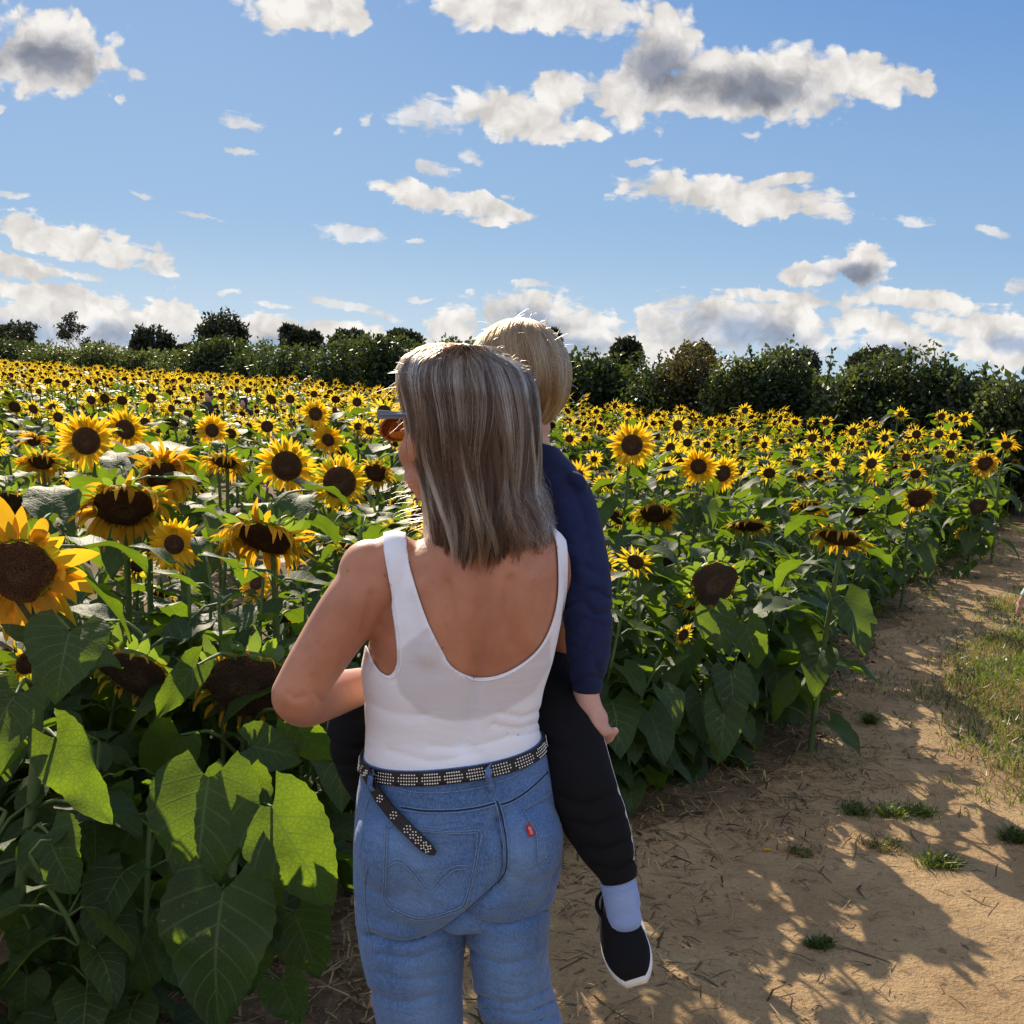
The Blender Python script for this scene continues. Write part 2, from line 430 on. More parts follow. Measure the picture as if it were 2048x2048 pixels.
def head_parts(C, n, rd, rp, rng, kind='fresh', res=2, parts=None):
    """Flower head with centre C, facing n, seed disc radius rd, outer petal radius rp.
    kind: fresh (open, flat), nod (heavy, petals hanging), dry (brown, few shrivelled petals)."""
    disc, pet, bra = parts
    C = np.asarray(C, float); n = nrm(n)
    a = nrm(np.cross((0, 0, 1.0), n) if abs(n[2]) < 0.95 else (1, 0, 0)); b = np.cross(n, a)
    seg = {0: 8, 1: 14, 2: 26, 3: 40}[res]; rings = {0: 2, 1: 4, 2: 6, 3: 9}[res]
    V = [C + n * rd * 0.04]; uv = [(0.5, 0)]
    dome = {'big': 0.12, 'fresh': 0.16, 'nod': 0.20, 'dry': 0.12}[kind]
    for i in range(1, rings + 1):
        t = i / rings
        for j in range(seg):
            th = 2 * math.pi * j / seg
            wob = 1 + (0.07 * math.sin(3 * th + C[0] * 9) + 0.045 * math.sin(5 * th + C[2] * 7) + 0.03 * math.sin(9 * th)) * t if kind != 'fresh' else 1
            h = rd * (dome * (1 - t ** 3) - 0.08 * math.exp(-(t / 0.3) ** 2)) + (rng.uniform(-1, 1) * rd * 0.022 if res > 1 else 0)
            V.append(C + (a * math.cos(th) + b * math.sin(th)) * rd * t * wob + n * h); uv.append((j / seg, t))
    Fc = [(0, 1 + j, 1 + (j + 1) % seg) for j in range(seg)]
    for i in range(rings - 1):
        for j in range(seg):
            Fc.append((1 + i * seg + j, 1 + (i + 1) * seg + j, 1 + (i + 1) * seg + (j + 1) % seg, 1 + i * seg + (j + 1) % seg))
    disc.add(V, Fc, uv, 0)
    if res >= 2:   # rim of spiky florets
        nsp = 70 if res == 2 else 150
        for k in range(nsp):
            th = rng.uniform(0, 6.283); rr = rd * rng.uniform(0.80, 1.02); e = a * math.cos(th) + b * math.sin(th)
            p = C + e * rr + n * rd * 0.04; q = p + nrm(n * 0.7 + e * rng.uniform(0.1, 0.9)) * rd * rng.uniform(0.08, 0.17); sd = np.cross(n, e) * rd * 0.02
            disc.add([p - sd, p + sd, q], [(0, 1, 2)], [(0, .93)] * 3, 0)
    # receptacle: green back of the head
    V = []; 
    for (t, h) in ((1.0, 0.0), (1.05, -0.12), (0.85, -0.32), (0.45, -0.42), (0.12, -0.5)):
        V += [C + (a * math.cos(2 * math.pi * j / seg) + b * math.sin(2 * math.pi * j / seg)) * rd * t + n * rd * h for j in range(seg)]
    bra.add(V, grid_faces(5, seg, True), None, 0)
    L = rp - rd * 0.9
    if kind == 'nod': L = max(L * 1.2, rd * .65)
    big = kind == 'big'
    if big: kind = 'fresh'
    npet = {0: 14, 1: 18, 2: 27, 3: 34}[res]
    lay = {0: 1, 1: 1, 2: 2, 3: 2}[res]
    if big: npet = 24
    if kind == 'dry': npet = int(npet * 0.75); lay = 1
    rows = {0: 2, 1: 3, 2: 5, 3: 8}[res]; cols = 2 if res == 0 else 3
    g = {'fresh': 0.045, 'nod': 0.55, 'dry': 0.6}[kind]
    if big: g = 0.17
    for ly in range(lay):
        for k in range(npet):
            th = 2 * math.pi * (k + 0.5 * ly + rng.uniform(-0.35, 0.35)) / npet
            e = a * math.cos(th) + b * math.sin(th)
            d = e + n * (rng.uniform(-0.15, 0.35) - 0.12 * ly if kind == 'fresh' else rng.uniform(-0.1, 0.5))
            if kind == 'nod' and rng.random() < 0.08: continue
            wd = (0.26 if kind == 'fresh' else 0.20 if kind == 'nod' else 0.20) * max(L, 0.05) * rng.uniform(0.75, 1.2) * (1.5 if res == 0 else 1.1 if res == 1 else 1)
            wd = min(wd, 2 * math.pi * rd / npet * (2.6 if res else 3))
            if big: wd = L * rng.uniform(.34, .46)
            if big and e[2] > .35 and rng.random() < .45: continue
            add_petal(pet, C + e * rd * 0.93 - n * rd * 0.03, d, n, L * (rng.uniform(0.72, 1.2) if kind == 'fresh' else rng.uniform(.65, 1.25)) * (1 if kind != 'dry' else 1.0), wd, rng, rows,
                      g * rng.uniform(0.5, 1.3) * 4 / rows, (0.6 if big else 0.42) if kind == 'fresh' else 0.8, 0, cols)
    nb = {0: 0, 1: 8, 2: 16, 3: 22}[res]
    for k in range(nb):
        th = 2 * math.pi * (k + rng.uniform(-.3, .3)) / nb; e = a * math.cos(th) + b * math.sin(th)
        add_petal(bra, C + e * rd * 1.0 - n * rd * 0.12, e - n * rng.uniform(-0.3, 0.5) * 1.0 + np.array([0, 0, 0.15]), n, rd * rng.uniform(0.45, 0.85), rd * 0.34, rng, 4, 0.03, 0.8, 0, 3)

def build_sunflower(base, C, n, rd, rp, kind, rng, res=2, nleaf=11, leaf=0.2, low=0.3, extra=None, stem_r=0.013, name='sunflower', straight=False):
    """One sunflower as an Empty at its base with stem, foliage and flower head; C is the world place of the head."""
    base = np.asarray(base, float); C = np.asarray(C, float) - base; n = nrm(n)
    root = empty(name, base)
    H = C[2]
    back = C - n * rd * 0.45
    hook = back - n * 0.03 + np.array([0, 0, 0.015 if kind == 'fresh' else 0.05])
    low1 = np.array([back[0] * 0.55 - n[0] * 0.05, back[1] * 0.55 - n[1] * 0.07 + 0.02, H * 0.55])
    low2 = np.array([back[0] - n[0] * 0.07, back[1] - n[1] * 0.08, H - 0.13 if kind == 'fresh' else H - 0.05])
    spts = spline([(0, 0, -0.03), (back[0] * 0.2, back[1] * 0.2, H * 0.25), low1, low2, hook, back], 18 if res > 1 else 9)
    rr = np.interp(np.linspace(0, 1, len(spts)), [0, .5, .85, 1], [stem_r, stem_r * .85, stem_r * .6, stem_r * .9])
    sm = MB(); lm = MB()
    sm.add(*tube(spts, rr, 8 if res > 1 else 5, False))
    ang = rng.uniform(0, 6.28)
    rws, cls = ((11, 7) if res >= 2 else (7, 5)) if res else (4, 3)
    def one(P0, d, l, w, tip=None, N=None, pet_from=None, arch=None):
        if tip is None:
            tip = P0 + nrm(d) * l
        if N is None:
            N = np.array([0, 0, 1.0]) + 0.5 * np.array([d[0], d[1], 0])
        if pet_from is not None:
            mid = (pet_from + P0) / 2 + np.array([0, 0, 0.02])
            sm.add(*tube(spline([pet_from, mid, P0], 5), [0.006, 0.005, 0.0045, 0.004, 0.003] if res > 1 else 0.004, 5 if res > 1 else 4, False))
        add_leaf(lm, P0, tip, N, w, rng, rws, cls, arch=rng.uniform(0.03, 0.16) if arch is None else arch, fold=rng.uniform(0.05, 0.3), wave=0.03, droop=rng.uniform(0, 0.25))
    for k in range(nleaf):
        t = low + (0.93 - low) * (k + rng.uniform(0, 0.6)) / nleaf
        q = spts[min(len(spts) - 1, int(t * 0.86 * (len(spts) - 1)))]
        ang += 2.4 + rng.uniform(-0.3, 0.3)
        o = np.array([math.cos(ang), math.sin(ang), 0])
        pl = rng.uniform(0.06, 0.13) * leaf / 0.2
        P0 = q + o * pl + np.array([0, 0, pl * rng.uniform(0.2, 0.7)])
        size = leaf * rng.uniform(0.75, 1.2) * (0.65 if t > 0.82 else 1.0)
        dz = rng.uniform(-1.1, -0.15) if t < 0.8 else rng.uniform(-0.5, 0.5)
        dirv = o + np.array([rng.uniform(-.3, .3), rng.uniform(-.3, .3), dz])
        mdp = P0 + nrm(dirv) * size * .5
        if (mdp[1] < C[1] + .05 and math.hypot(mdp[0] - C[0], mdp[2] - C[2]) < rp + size * .45) or (P0[1] < C[1] + .03 and abs(P0[0] - C[0]) < rp and abs(P0[2] - C[2]) < rp):
            o = o * (1, -1, 1) if o[1] < 0 else o; P0 = q + o * pl + np.array([0, 0.04, pl * .2]); dirv = np.array([dirv[0], abs(dirv[1]) + .3, dirv[2]])
        one(P0, dirv, size, size * rng.uniform(0.72, 0.98), pet_from=q)
    for (p0, p1, w, N, rws2) in (extra or ()):
        p0 = np.asarray(p0) - base; p1 = np.asarray(p1) - base
        k = int(np.argmin(np.abs(proj(spts + base)[:, 1] - proj([p0 + base])[0][1] - 22)))
        mid = (spts[k] + p0) / 2 + np.array([0, 0, 0.045])
        sm.add(*tube(spline([spts[k], mid, p0], 6), [0.007, 0.006, 0.006, 0.005, 0.004, 0.003], 6, False))
        add_leaf(lm, p0, p1, N, w, rng, 23, 13, arch=rng.uniform(0.02, 0.10), fold=rng.uniform(.08, .25), wave=0.034, droop=rng.uniform(.02, .14), serr=0.024)
    mats = (M_LEAF if res >= 1 else M_LEAF_FAR)
    sm.build('stem', M_STEM, root)
    lm.build('foliage', mats, root)
    d_, p_, b_ = MB(), MB(), MB()
    head_parts(C, n, rd, rp, rng, kind, res, (d_, p_, b_))
    hd = d_.build('flower_head', M_DISC if kind != 'dry' else M_DISC_OLD, root)
    p_.build('petals', M_PETAL if kind == 'fresh' else M_PETAL_OLD, hd)
    b_.build('bracts', M_BRACT, hd)
    return root
def copy_tree(o, parent=None):
    c = o.copy(); col.objects.link(c)
    if parent is not None: c.parent = parent
    for ch in o.children: copy_tree(ch, c)
    return c
# ------------------------------------------------------------------ ground
rng = np.random.default_rng(7)
EDGE_Y = [0, 1.8, 2.3, 2.9, 3.3, 3.7, 4.1, 5.5, 8, 13.4, 18, 40]
EDGE_X = [-.75, -.62, -.62, -.58, -.20, .38, .90, 1.58, 2.95, 6.25, 9.9, 24]
def x_edge(Y): return np.interp(Y, EDGE_Y, EDGE_X)
def hnoise(x, y):
    s = 0
    for k, (f, a) in enumerate(((0.7, .02), (1.9, .012), (4.3, .007), (9.7, .004), (21, .0022), (37, .0013))):
        s = s + a * np.sin(f * x * 1.13 + 1.3 * k + 1.7 * np.sin(f * y * 0.8 + k)) * np.cos(f * y + 2.1 * k + 1.5 * np.sin(f * x * 0.6))
    return s
def ground_z(x, y):
    near = 1 / (1 + (np.maximum(np.hypot(x, y - 3) - 6, 0) / 8) ** 2)
    return hnoise(x, y) * near * 0.8
gx = np.concatenate([-np.geomspace(900, 5.2, 40), np.linspace(-5, 7, 300), np.geomspace(7.2, 900, 40)])
gy = np.concatenate([[-900, -300, -100, -40, -15, -6, -3, -1], np.linspace(0, 12, 280), np.geomspace(12.3, 1500, 60)])
X, Y = np.meshgrid(gx, gy)
V = np.stack([X, Y, ground_z(X, Y)], -1).reshape(-1, 3)
nx = len(gx)
i, j = np.meshgrid(np.arange(len(gy) - 1), np.arange(nx - 1), indexing='ij')
Fg = np.stack([i * nx + j, i * nx + j + 1, (i + 1) * nx + j + 1, (i + 1) * nx + j], -1).reshape(-1, 4)
m, n = material('earth')
oc = n.n('ShaderNodeTexCoord').outputs['Object']
n1 = n.noise(oc, 1.3, 5, 0.6); n2 = n.noise(oc, 7.0, 5, 0.65); n3 = n.noise(oc, 60.0, 4, 0.7)
c = n.mix(n.smooth(n1, 0.35, 0.65), (0.12, 0.078, 0.042), (0.20, 0.13, 0.072))
c = n.mix(n.m('MULTIPLY', n.smooth(n2, 0.45, 0.7), 0.5), c, (0.13, 0.085, 0.05))
c = n.mix(n.m('MULTIPLY', n.smooth(n3, 0.5, 0.7), 0.35), c, (0.36, 0.26, 0.17))
c = n.mix(n.m('MULTIPLY', n.smooth(n.noise(oc, 150.0, 2, 0.5), 0.62, 0.7), 0.4), c, (0.07, 0.05, 0.035))
bp = n.n('ShaderNodeBump', ins={'Strength': 0.8, 'Distance': 0.012, 'Height': n.m('ADD', n2, n.m('MULTIPLY', n3, 0.5))}).outputs[0]
pb = n.n('ShaderNodeBsdfPrincipled', ins={'Base Color': c, 'Roughness': 0.95, 'Specular IOR Level': 0.12, 'Normal': bp})
n.n('ShaderNodeOutputMaterial', ins={0: pb.outputs[0]})
M_EARTH = m
tag(make_obj('ground', V, Fg, None, None, M_EARTH), kind='structure')
# the trodden sandy path: a sheet 4 mm above the ground, ragged edges
GRASS_Y = [1.0, 2.6, 3.4, 4.3, 5.2, 6.2, 8, 10, 14, 20]
GRASS_X = [2.3, 2.3, 2.25, 2.2, 2.38, 2.8, 4.0, 5.5, 8.5, 13]
def x_grass(Y): return np.interp(Y, GRASS_Y, GRASS_X)
py_ = np.linspace(-3, 16, 330); ps = np.linspace(0, 1, 90)
PY, PS = np.meshgrid(py_, ps, indexing='ij')
lft = x_edge(PY) + 0.28 + 0.10 * bend_noise(PY * 3.1, 1.0) + 0.05 * bend_noise(PY * 11, 2)
rgt = x_grass(PY) + 0.55 + 0.12 * bend_noise(PY * 2.3, 4.0) + 0.05 * bend_noise(PY * 9, 3)
PX = lft + (rgt - lft) * PS
V = np.stack([PX, PY, ground_z(PX, PY) + 0.004 + 0.004 * np.minimum(1, np.minimum(PS, 1 - PS) * 12)], -1).reshape(-1, 3)
m, n = material('trodden_sand')
oc = n.n('ShaderNodeTexCoord').outputs['Object']
n1 = n.noise(oc, 1.6, 5, 0.6); n2 = n.noise(oc, 9.0, 6, 0.7); n3 = n.noise(oc, 80.0, 4, 0.7); n4 = n.noise(n.v('MULTIPLY', oc, (1.0, 1.0, 1.0)), 26.0, 4, 0.6, 1.2)
c = n.mix(n.smooth(n1, 0.35, 0.65), (0.29, 0.185, 0.092), (0.39, 0.262, 0.135))
c = n.mix(n.m('MULTIPLY', n.smooth(n2, 0.48, 0.68), 0.45), c, (0.20, 0.128, 0.066))
c = n.mix(n.m('MULTIPLY', n.smooth(n3, 0.52, 0.7), 0.35), c, (0.47, 0.35, 0.21))
c = n.mix(n.m('MULTIPLY', n.smooth(n4, 0.60, 0.66), 0.55), c, (0.12, 0.08, 0.05))
crk = n.n('ShaderNodeTexVoronoi', feature='DISTANCE_TO_EDGE', ins={'Vector': n.v('MULTIPLY_ADD', n.noise(oc, 6.0, 3, 0.5, 0, out=1), (0.3, 0.3, 0.0), oc), 'Scale': 3.2}).outputs['Distance']
ck = n.m('MULTIPLY', n.m('SUBTRACT', 1.0, n.smooth(crk, 0.0, 0.012)), n.smooth(n1, 0.5, 0.6))
c = n.mix(n.m('MULTIPLY', ck, 0.45), c, (0.09, 0.06, 0.04))
hh = n.m('ADD', n2, n.m('MULTIPLY_ADD', n3, 0.4, n.m('MULTIPLY', n4, -0.4)))
bp = n.n('ShaderNodeBump', ins={'Strength': 1.0, 'Distance': 0.022, 'Height': hh}).outputs[0]
pb = n.n('ShaderNodeBsdfPrincipled', ins={'Base Color': c, 'Roughness': 0.95, 'Specular IOR Level': 0.12, 'Normal': bp})
n.n('ShaderNodeOutputMaterial', ins={0: pb.outputs[0]})
tag(make_obj('path', V, np.array(grid_faces(330, 90)), None, None, m), kind='structure')

# ------------------------------------------------------------------ sunflowers traced one by one: x, y, disc px, petals px, true size m, kind, yaw, tilt down, label
HERO = [
 (40,1142,128,285,.305,'big',8,8,'largest sunflower, its big yellow head cut by the left edge of the photo'),
 (172,882,54,108,.26,'fresh',5,2,'tall upright sunflower with long spiky petals, highest of the near left ones'),
 (250,859,40,80,.24,'fresh',-8,12,'round sunflower just right of the tall spiky one on the left'),
 (248,1014,112,205,.34,'nod',20,42,'heavy nodding sunflower with curled petals above the small star-shaped one'),
 (322,950,60,150,.27,'nod',48,22,'sunflower facing right behind the heavy nodding head on the left'),
 (348,1089,40,104,.165,'fresh',0,0,'small star-shaped lemon sunflower on a bare straight stem'),
 (530,1077,112,205,.33,'nod',-8,50,'nodding sunflower with a wide dark oval disc and hanging petals left of the shoulder'),
 (573,932,60,108,.28,'fresh',0,8,'sunflower with a large brown disc partly hidden by grey leaves left of the woman'),
 (679,965,64,103,.26,'fresh',5,5,'full round sunflower nearest to the left of the sunglasses'),
 (752,946,44,80,.26,'nod',0,35,'drooping sunflower touching the woman\'s hair on the left'),
 (424,861,27,62,.22,'fresh',0,5,'sunflower with one petal curled over its disc below the two far people'),
 (449,925,46,96,.28,'nod',0,55,'drooping sunflower whose petals hang over its disc, left of the large brown disc'),
 (631,828,27,56,.22,'fresh',-5,5,'clean round sunflower level with the far people, left of the woman'),
 (534,853,24,50,.22,'fresh',5,8,'round sunflower between the curled petal one and the clean high one'),
 (656,880,26,62,.24,'fresh',-12,15,'upper of two touching sunflowers left of the sunglasses'),
 (685,899,23,50,.21,'fresh',10,5,'lower of two touching sunflowers left of the sunglasses'),
 (716,853,16,38,.20,'fresh',10,5,'left one of a sunflower pair beside the sunglasses lens'),
 (739,861,18,40,.21,'fresh',-5,8,'right one of a sunflower pair beside the sunglasses lens'),
 (68,884,24,62,.24,'nod',10,30,'sunflower at the far left with ragged petals'),
 (83,925,46,96,.30,'nod',20,48,'nodding sunflower at left with long petals hanging down like a skirt'),
 (14,1008,66,130,.30,'dry',25,40,'dark withering sunflower head at the left edge above the largest one'),
 (513,1166,30,74,.17,'fresh',-20,-30,'small starry sunflower looking up out of the shade left of the shoulder'),
 (414,1286,40,88,.20,'fresh',10,-35,'small sunflower peering over a leaf above the wide brown seed heads'),
 (269,1350,140,215,.285,'dry',-10,36,'large brown seed head with shrivelled orange petals, left one of two'),
 (492,1372,158,235,.31,'dry',10,24,'large brown seed head next to the woman\'s elbow'),
 (290,846,22,44,.22,'fresh',-5,10,'sunflower just right of the round one at left'),
 (316,861,12,28,.15,'fresh',5,5,'tiny sunflower right of the round left ones'),
 (116,834,20,40,.22,'fresh',0,5,'sunflower above the tall spiky one at left'),
 (106,816,18,38,.22,'fresh',10,5,'far sunflower above and left of the tall spiky one'),
 (66,818,20,42,.24,'fresh',-10,20,'far nodding sunflower near the left edge'),
 (29,814,24,42,.25,'fresh',0,25,'dark centred sunflower close to the left edge in the far rows'),
 (244,801,20,36,.24,'fresh',5,20,'sunflower with a broad dark face in the far left rows'),
 (209,797,20,36,.24,'fresh',-5,20,'dark faced sunflower left of the broad dark one in the far rows'),
 (182,800,18,38,.25,'fresh',5,15,'far sunflower third from a trio of dark faces at left'),
 (302,796,20,40,.25,'fresh',5,10,'large far sunflower left of the two people in the field'),
 (580,798,18,38,.25,'fresh',5,12,'far sunflower right of the two people in the field'),
 (542,799,22,44,.27,'fresh',-15,30,'broad far sunflower just right of the dark haired far person'),
 (714,804,18,42,.25,'fresh',5,5,'far upright sunflower left of the woman\'s forehead'),
 (443,792,14,30,.22,'fresh',0,5,'far sunflower standing right beside the cropped haired person'),
 (700,1676,44,96,.16,'fresh',0,0,'small yellow sunflower half hidden behind the woman\'s left hip'),
 (1264,890,42,86,.25,'fresh',0,5,'biggest upright sunflower to the right of the child'),
 (1283,940,19,44,.19,'fresh',0,5,'small sunflower directly below the biggest upright one on the right'),
 (1397,933,32,72,.23,'fresh',-12,15,'left one of two sunflowers side by side on the right'),
 (1446,947,34,66,.23,'fresh',18,10,'right one of two sunflowers side by side on the right'),
 (1356,851,22,44,.22,'fresh',22,5,'tall slim sunflower above the two side by side on the right'),
 (1625,876,18,34,.20,'fresh',0,12,'sunflower with round dark disc in the right far rows'),
 (1706,863,17,33,.20,'fresh',0,10,'sunflower right of the round dark disc one in the right far rows'),
 (1770,876,16,34,.20,'fresh',12,10,'sunflower half turned right in the right far rows'),
 (1670,924,17,40,.20,'fresh',0,0,'clean yellow sunflower on its own between the pair and the right cluster'),
 (1743,927,22,54,.24,'fresh',5,12,'large shaggy sunflower, top of a stacked pair on the right'),
 (1754,950,20,50,.24,'nod',5,38,'shaggy nodding sunflower, bottom of a stacked pair on the right'),
 (1838,996,46,64,.24,'nod',0,32,'nodding sunflower with a fringe of petals below its dark disc near the path'),
 (1970,927,30,56,.26,'nod',0,18,'dark disc sunflower near the right end of the field'),
 (1956,1012,36,48,.22,'dry',-5,25,'brown dried seed head at the end of the row near the far path'),
 (1797,1053,11,27,.13,'fresh',0,5,'tiny yellow sunflower low in the shaded side of the row'),
 (1922,1066,12,30,.14,'fresh',15,10,'tiny sunflower turned right low at the path end of the row'),
 (1684,988,11,28,.15,'fresh',0,5,'little bright sunflower below the lone clean one'),
 (1311,1028,60,100,.28,'nod',-5,50,'drooping brown sunflower with yellow skirt right of the child sleeve'),
 (1240,1036,46,66,.22,'nod',-25,48,'drooping sunflower between the child sleeve and the brown skirted one'),
 (1620,1014,44,76,.24,'nod',-18,58,'sunflower hanging face down with bright petals on the field edge'),
 (1497,1052,62,98,.28,'nod',-5,66,'dark face-down sunflower with a few petals at its left'),
 (1711,1024,48,58,.23,'dry',0,60,'dark hanging seed head under bracts on the right'),
 (1679,1076,80,125,.27,'nod',-30,62,'large brown leaning sunflower head hanging over the shaded side of the row'),
 (1429,1167,94,114,.24,'dry',14,14,'big ragged brown seed head on a thick stem beside the path'),
 (1530,1353,14,44,.15,'nod',60,30,'small yellow sunflower hanging sideways low beside the path'),
 (1139,877,16,36,.2,'fresh',5,5,'sunflower just right of the child\'s nape'),
 (1188,918,13,36,.19,'fresh',0,10,'sunflower above the shoulder flap of the child\'s jacket'),
 (1158,948,17,52,.23,'fresh',-5,-10,'sunflower touching the shoulder of the navy jacket'),
 (1152,995,20,70,.26,'nod',20,10,'yellow sunflower peeping out from behind the navy sleeve'),
 (1654,897,13,28,.18,'fresh',0,5,'small upright sunflower below the round dark disc one'),
 (1878,868,17,32,.2,'fresh',0,12,'sunflower in the upper right cluster, left one'),
 (1907,873,17,34,.2,'fresh',10,15,'sunflower in the upper right cluster, right one'),
 (1883,833,15,28,.19,'fresh',0,10,'sunflower poking up against the dark hedge at right'),
 (1902,837,10,20,.15,'fresh',10,5,'small sunflower between two against the dark hedge at right'),
 (1929,838,15,32,.2,'fresh',0,20,'rightmost of three sunflowers against the dark hedge'),
 (1802,828,13,28,.19,'fresh',0,5,'lone sunflower high against the dark hedge at right'),
 (1652,844,14,28,.2,'fresh',-10,20,'far sunflower on the right nodding to the left'),
 (1490,821,13,28,.2,'fresh',0,10,'far sunflower close to the hedge right of centre'),
 (1421,846,13,28,.2,'fresh',5,10,'far sunflower right of the tall slim one'),
 (1529,890,14,36,.21,'fresh',22,5,'sunflower turned right in the middle of the right rows'),
 (1453,876,8,20,.14,'fresh',5,5,'small round sunflower above the two side by side'),
 (2013,890,20,52,.26,'nod',-15,35,'ragged sunflower clump head near the right edge'),
 (1831,948,20,46,.23,'nod',-15,20,'shaggy sunflower above the fringed nodding one'),
 (1340,783,8,18,.19,'fresh',0,10,'topmost of four far sunflowers against the hedge'),
 (1316,780,8,18,.19,'fresh',0,5,'left one of four far sunflowers against the hedge'),
 (1307,793,9,18,.19,'fresh',0,10,'lowest of four far sunflowers against the hedge'),
 (1331,790,8,17,.19,'fresh',10,25,'second lowest of four far sunflowers against the hedge'),
 (1257,828,11,25,.2,'fresh',0,10,'far sunflower above the biggest upright one on the right'),
 (1193,823,11,24,.2,'fresh',0,25,'far sunflower right of the child\'s hair'),
]
# leaves traced on the two nearest plants at left and the path-side plant: attach, tip, width px, depth offset, normal
def LF(ax, ay, tx, ty, w, Y, dY=0.0, N=(0.1, -1, 0.25)):
    return (P(ax, ay, Y), P(tx, ty, Y + dY), w * Y * 1.09 / F, N, 0)
X_A = [LF(112,1475,222,1650,122,2.05,-.05,(-.2,-1,.3)), LF(98,1668,150,1790,140,2.1,-.05,(-.1,-1,.3)), LF(60,1860,52,1925,85,2.1), LF(55,1950,50,2035,100,2.05),
       LF(140,1260,110,1400,150,2.05,-.12,(.3,-1,.2)), LF(60,1250,250,1330,110,2.15,.05,(.2,-.6,1)), LF(30,1390,-40,1520,130,2.0,-.1)]
X_B = [LF(420,1556,392,1800,222,2.15,-.10,(-.15,-1,.12)), LF(470,1560,440,1740,150,2.2,-.02,(.5,-1,.1)), LF(543,1613,668,1822,172,2.1,-.02,(.2,-1,.25)), LF(446,1778,425,2070,232,2.05,-.10,(-.1,-1,.1)),
       LF(490,1785,500,2000,150,2.12,0,(.35,-1,.1)), LF(275,1630,190,1860,170,2.35,0,(-.2,-1,.2)), LF(308,1822,245,2020,165,2.2,-.05,(-.1,-1,.2)), LF(590,1825,640,1962,128,2.15,0,(.1,-1,.2)),
       LF(500,1492,608,1520,98,2.35,.10,(.1,-.8,.7)), LF(592,1448,668,1530,80,2.45,.1,(-.2,-1,.4)), LF(360,1470,300,1580,120,2.5,.1), LF(190,1900,150,2050,150,2.3,0), LF(560,1960,600,2050,100,2.2,0),
       LF(395,1330,300,1440,70,2.3,.0,(.4,-.5,.8))]
X_R = [LF(1402,1392,1414,1490,74,4.0,-.1), LF(1424,1222,1450,1310,84,4.0,-.05), LF(1460,1345,1470,1450,80,3.95,-.1), LF(1380,1290,1340,1400,60,4.05,0,(.5,-1,.2)), LF(1448,1400,1440,1530,84,3.9,-.1), LF(1490,1250,1520,1340,70,4.1,0), LF(1330,1135,1290,1190,70,4.2,0,(0,-.5,1)),
       LF(1300,1150,1315,1215,50,4.15,0,(.2,-1,.3)), LF(1350,1420,1335,1500,60,4.0,0)]
occupied = []      # (px, py, radius px, Y) of everything that must stay visible
rngh = np.random.default_rng(11)
heroes = []
for (px, py, dd, tt, size, kind, yaw, tilt, lab) in HERO:
    Yd = size * F / tt / 1.02
    C = P(px, py, Yd)
    yw, tl = R(yaw), R(tilt)
    nv = np.array([math.sin(yw) * math.cos(tl), -math.cos(yw) * math.cos(tl), -math.sin(tl)])
    rd = size / 2 * dd / tt; rp = size / 2
    k2 = kind
    res = 3 if tt > 140 else 2 if tt > 55 else 1
    if k2 == 'fresh': rp *= 1.12
    if C[2] < 0.45 and py < 1600: pass
    base = np.array([C[0] + nv[0] * -0.12 + rngh.uniform(-.04, .04), C[1] + 0.13 + rngh.uniform(0, .05), 0])
    extra = None; nl = 17 if Yd < 4.5 else 15; lf = 0.225 if Yd < 4.5 else 0.205; sr = 0.013; low = 0.14
    if kind == 'big': base[:2] = (P(22, 1700, 2.2)[0] - 0.02, 2.25); extra = X_A; nl = 7; low = 0.45; sr = 0.016
    if (px, py) == (492, 1372): base = np.array([P(440, 1700, 2.45)[0], 2.45, 0]); extra = X_B; nl = 6; low = 0.6; sr = 0.019
    if (px, py) == (1429, 1167): extra = X_R; nl = 9; lf = 0.16; sr = 0.015
    if (px, py) == (348, 1089): nl = 5; lf = 0.13
    if (px, py) in ((700, 1676), (1530, 1353), (1797, 1053), (1922, 1066)): nl = 3; lf = 0.07; sr = 0.006; low = 0.1
    if res == 1: nl = 13
    base[2] = ground_z(base[0], base[1])
    o = build_sunflower(base, C, nv, rd, rp, k2, rngh, res, nl, lf, low, extra, sr)
    tag(o, lab, 'sunflower', 'sunflowers standing in the field')
    occupied.append((px, py, tt * 0.52, Yd)); heroes.append(base)
occupied += [(418, 792, 16, 15.5), (488, 803, 15, 15.5), (1404, 1330, 50, 4.0)]

# ------------------------------------------------------------------ one of each kind, then copies
protos = []
rp_ = np.random.default_rng(5)
for k in range(14):
    kind = ['fresh', 'fresh', 'nod', 'fresh', 'fresh', 'nod', 'fresh', 'dry', 'fresh', 'nod', 'fresh', 'fresh', 'nod', 'fresh'][k]
    yaw, tilt = R(rp_.uniform(-38, 38)), R(rp_.uniform(-5, 28) if kind == 'fresh' else rp_.uniform(35, 65))
    nv = (math.sin(yaw) * math.cos(tilt), -math.cos(yaw) * math.cos(tilt), -math.sin(tilt))
    D = rp_.uniform(0.17, 0.26) if kind == 'fresh' else rp_.uniform(0.23, 0.29)
    ratio = rp_.uniform(0.42, 0.5) if kind == 'fresh' else 0.58
    H = rp_.uniform(1.08, 1.22) if kind == 'fresh' else rp_.uniform(1.0, 1.1)
    o = build_sunflower((0, 0, 0), (rp_.uniform(-.05, .05), -0.12, H), nv, D / 2 * ratio, D / 2, kind, rp_, 1, 16, 0.215, 0.12)
    protos.append((o, H, D, kind))
cand = []
for yb in np.arange(1.95, 44, 0.1):
    sp = 0.35 if yb < 6 else 0.38 if yb < 14 else 0.43
    if rng.random() > 0.1 / sp: continue
    xm = 0.56 * yb + 1.5
    for xb in np.arange(-xm, xm, sp):
        cand.append((xb + rng.uniform(-.17, .17), yb + rng.uniform(-.12, .12)))
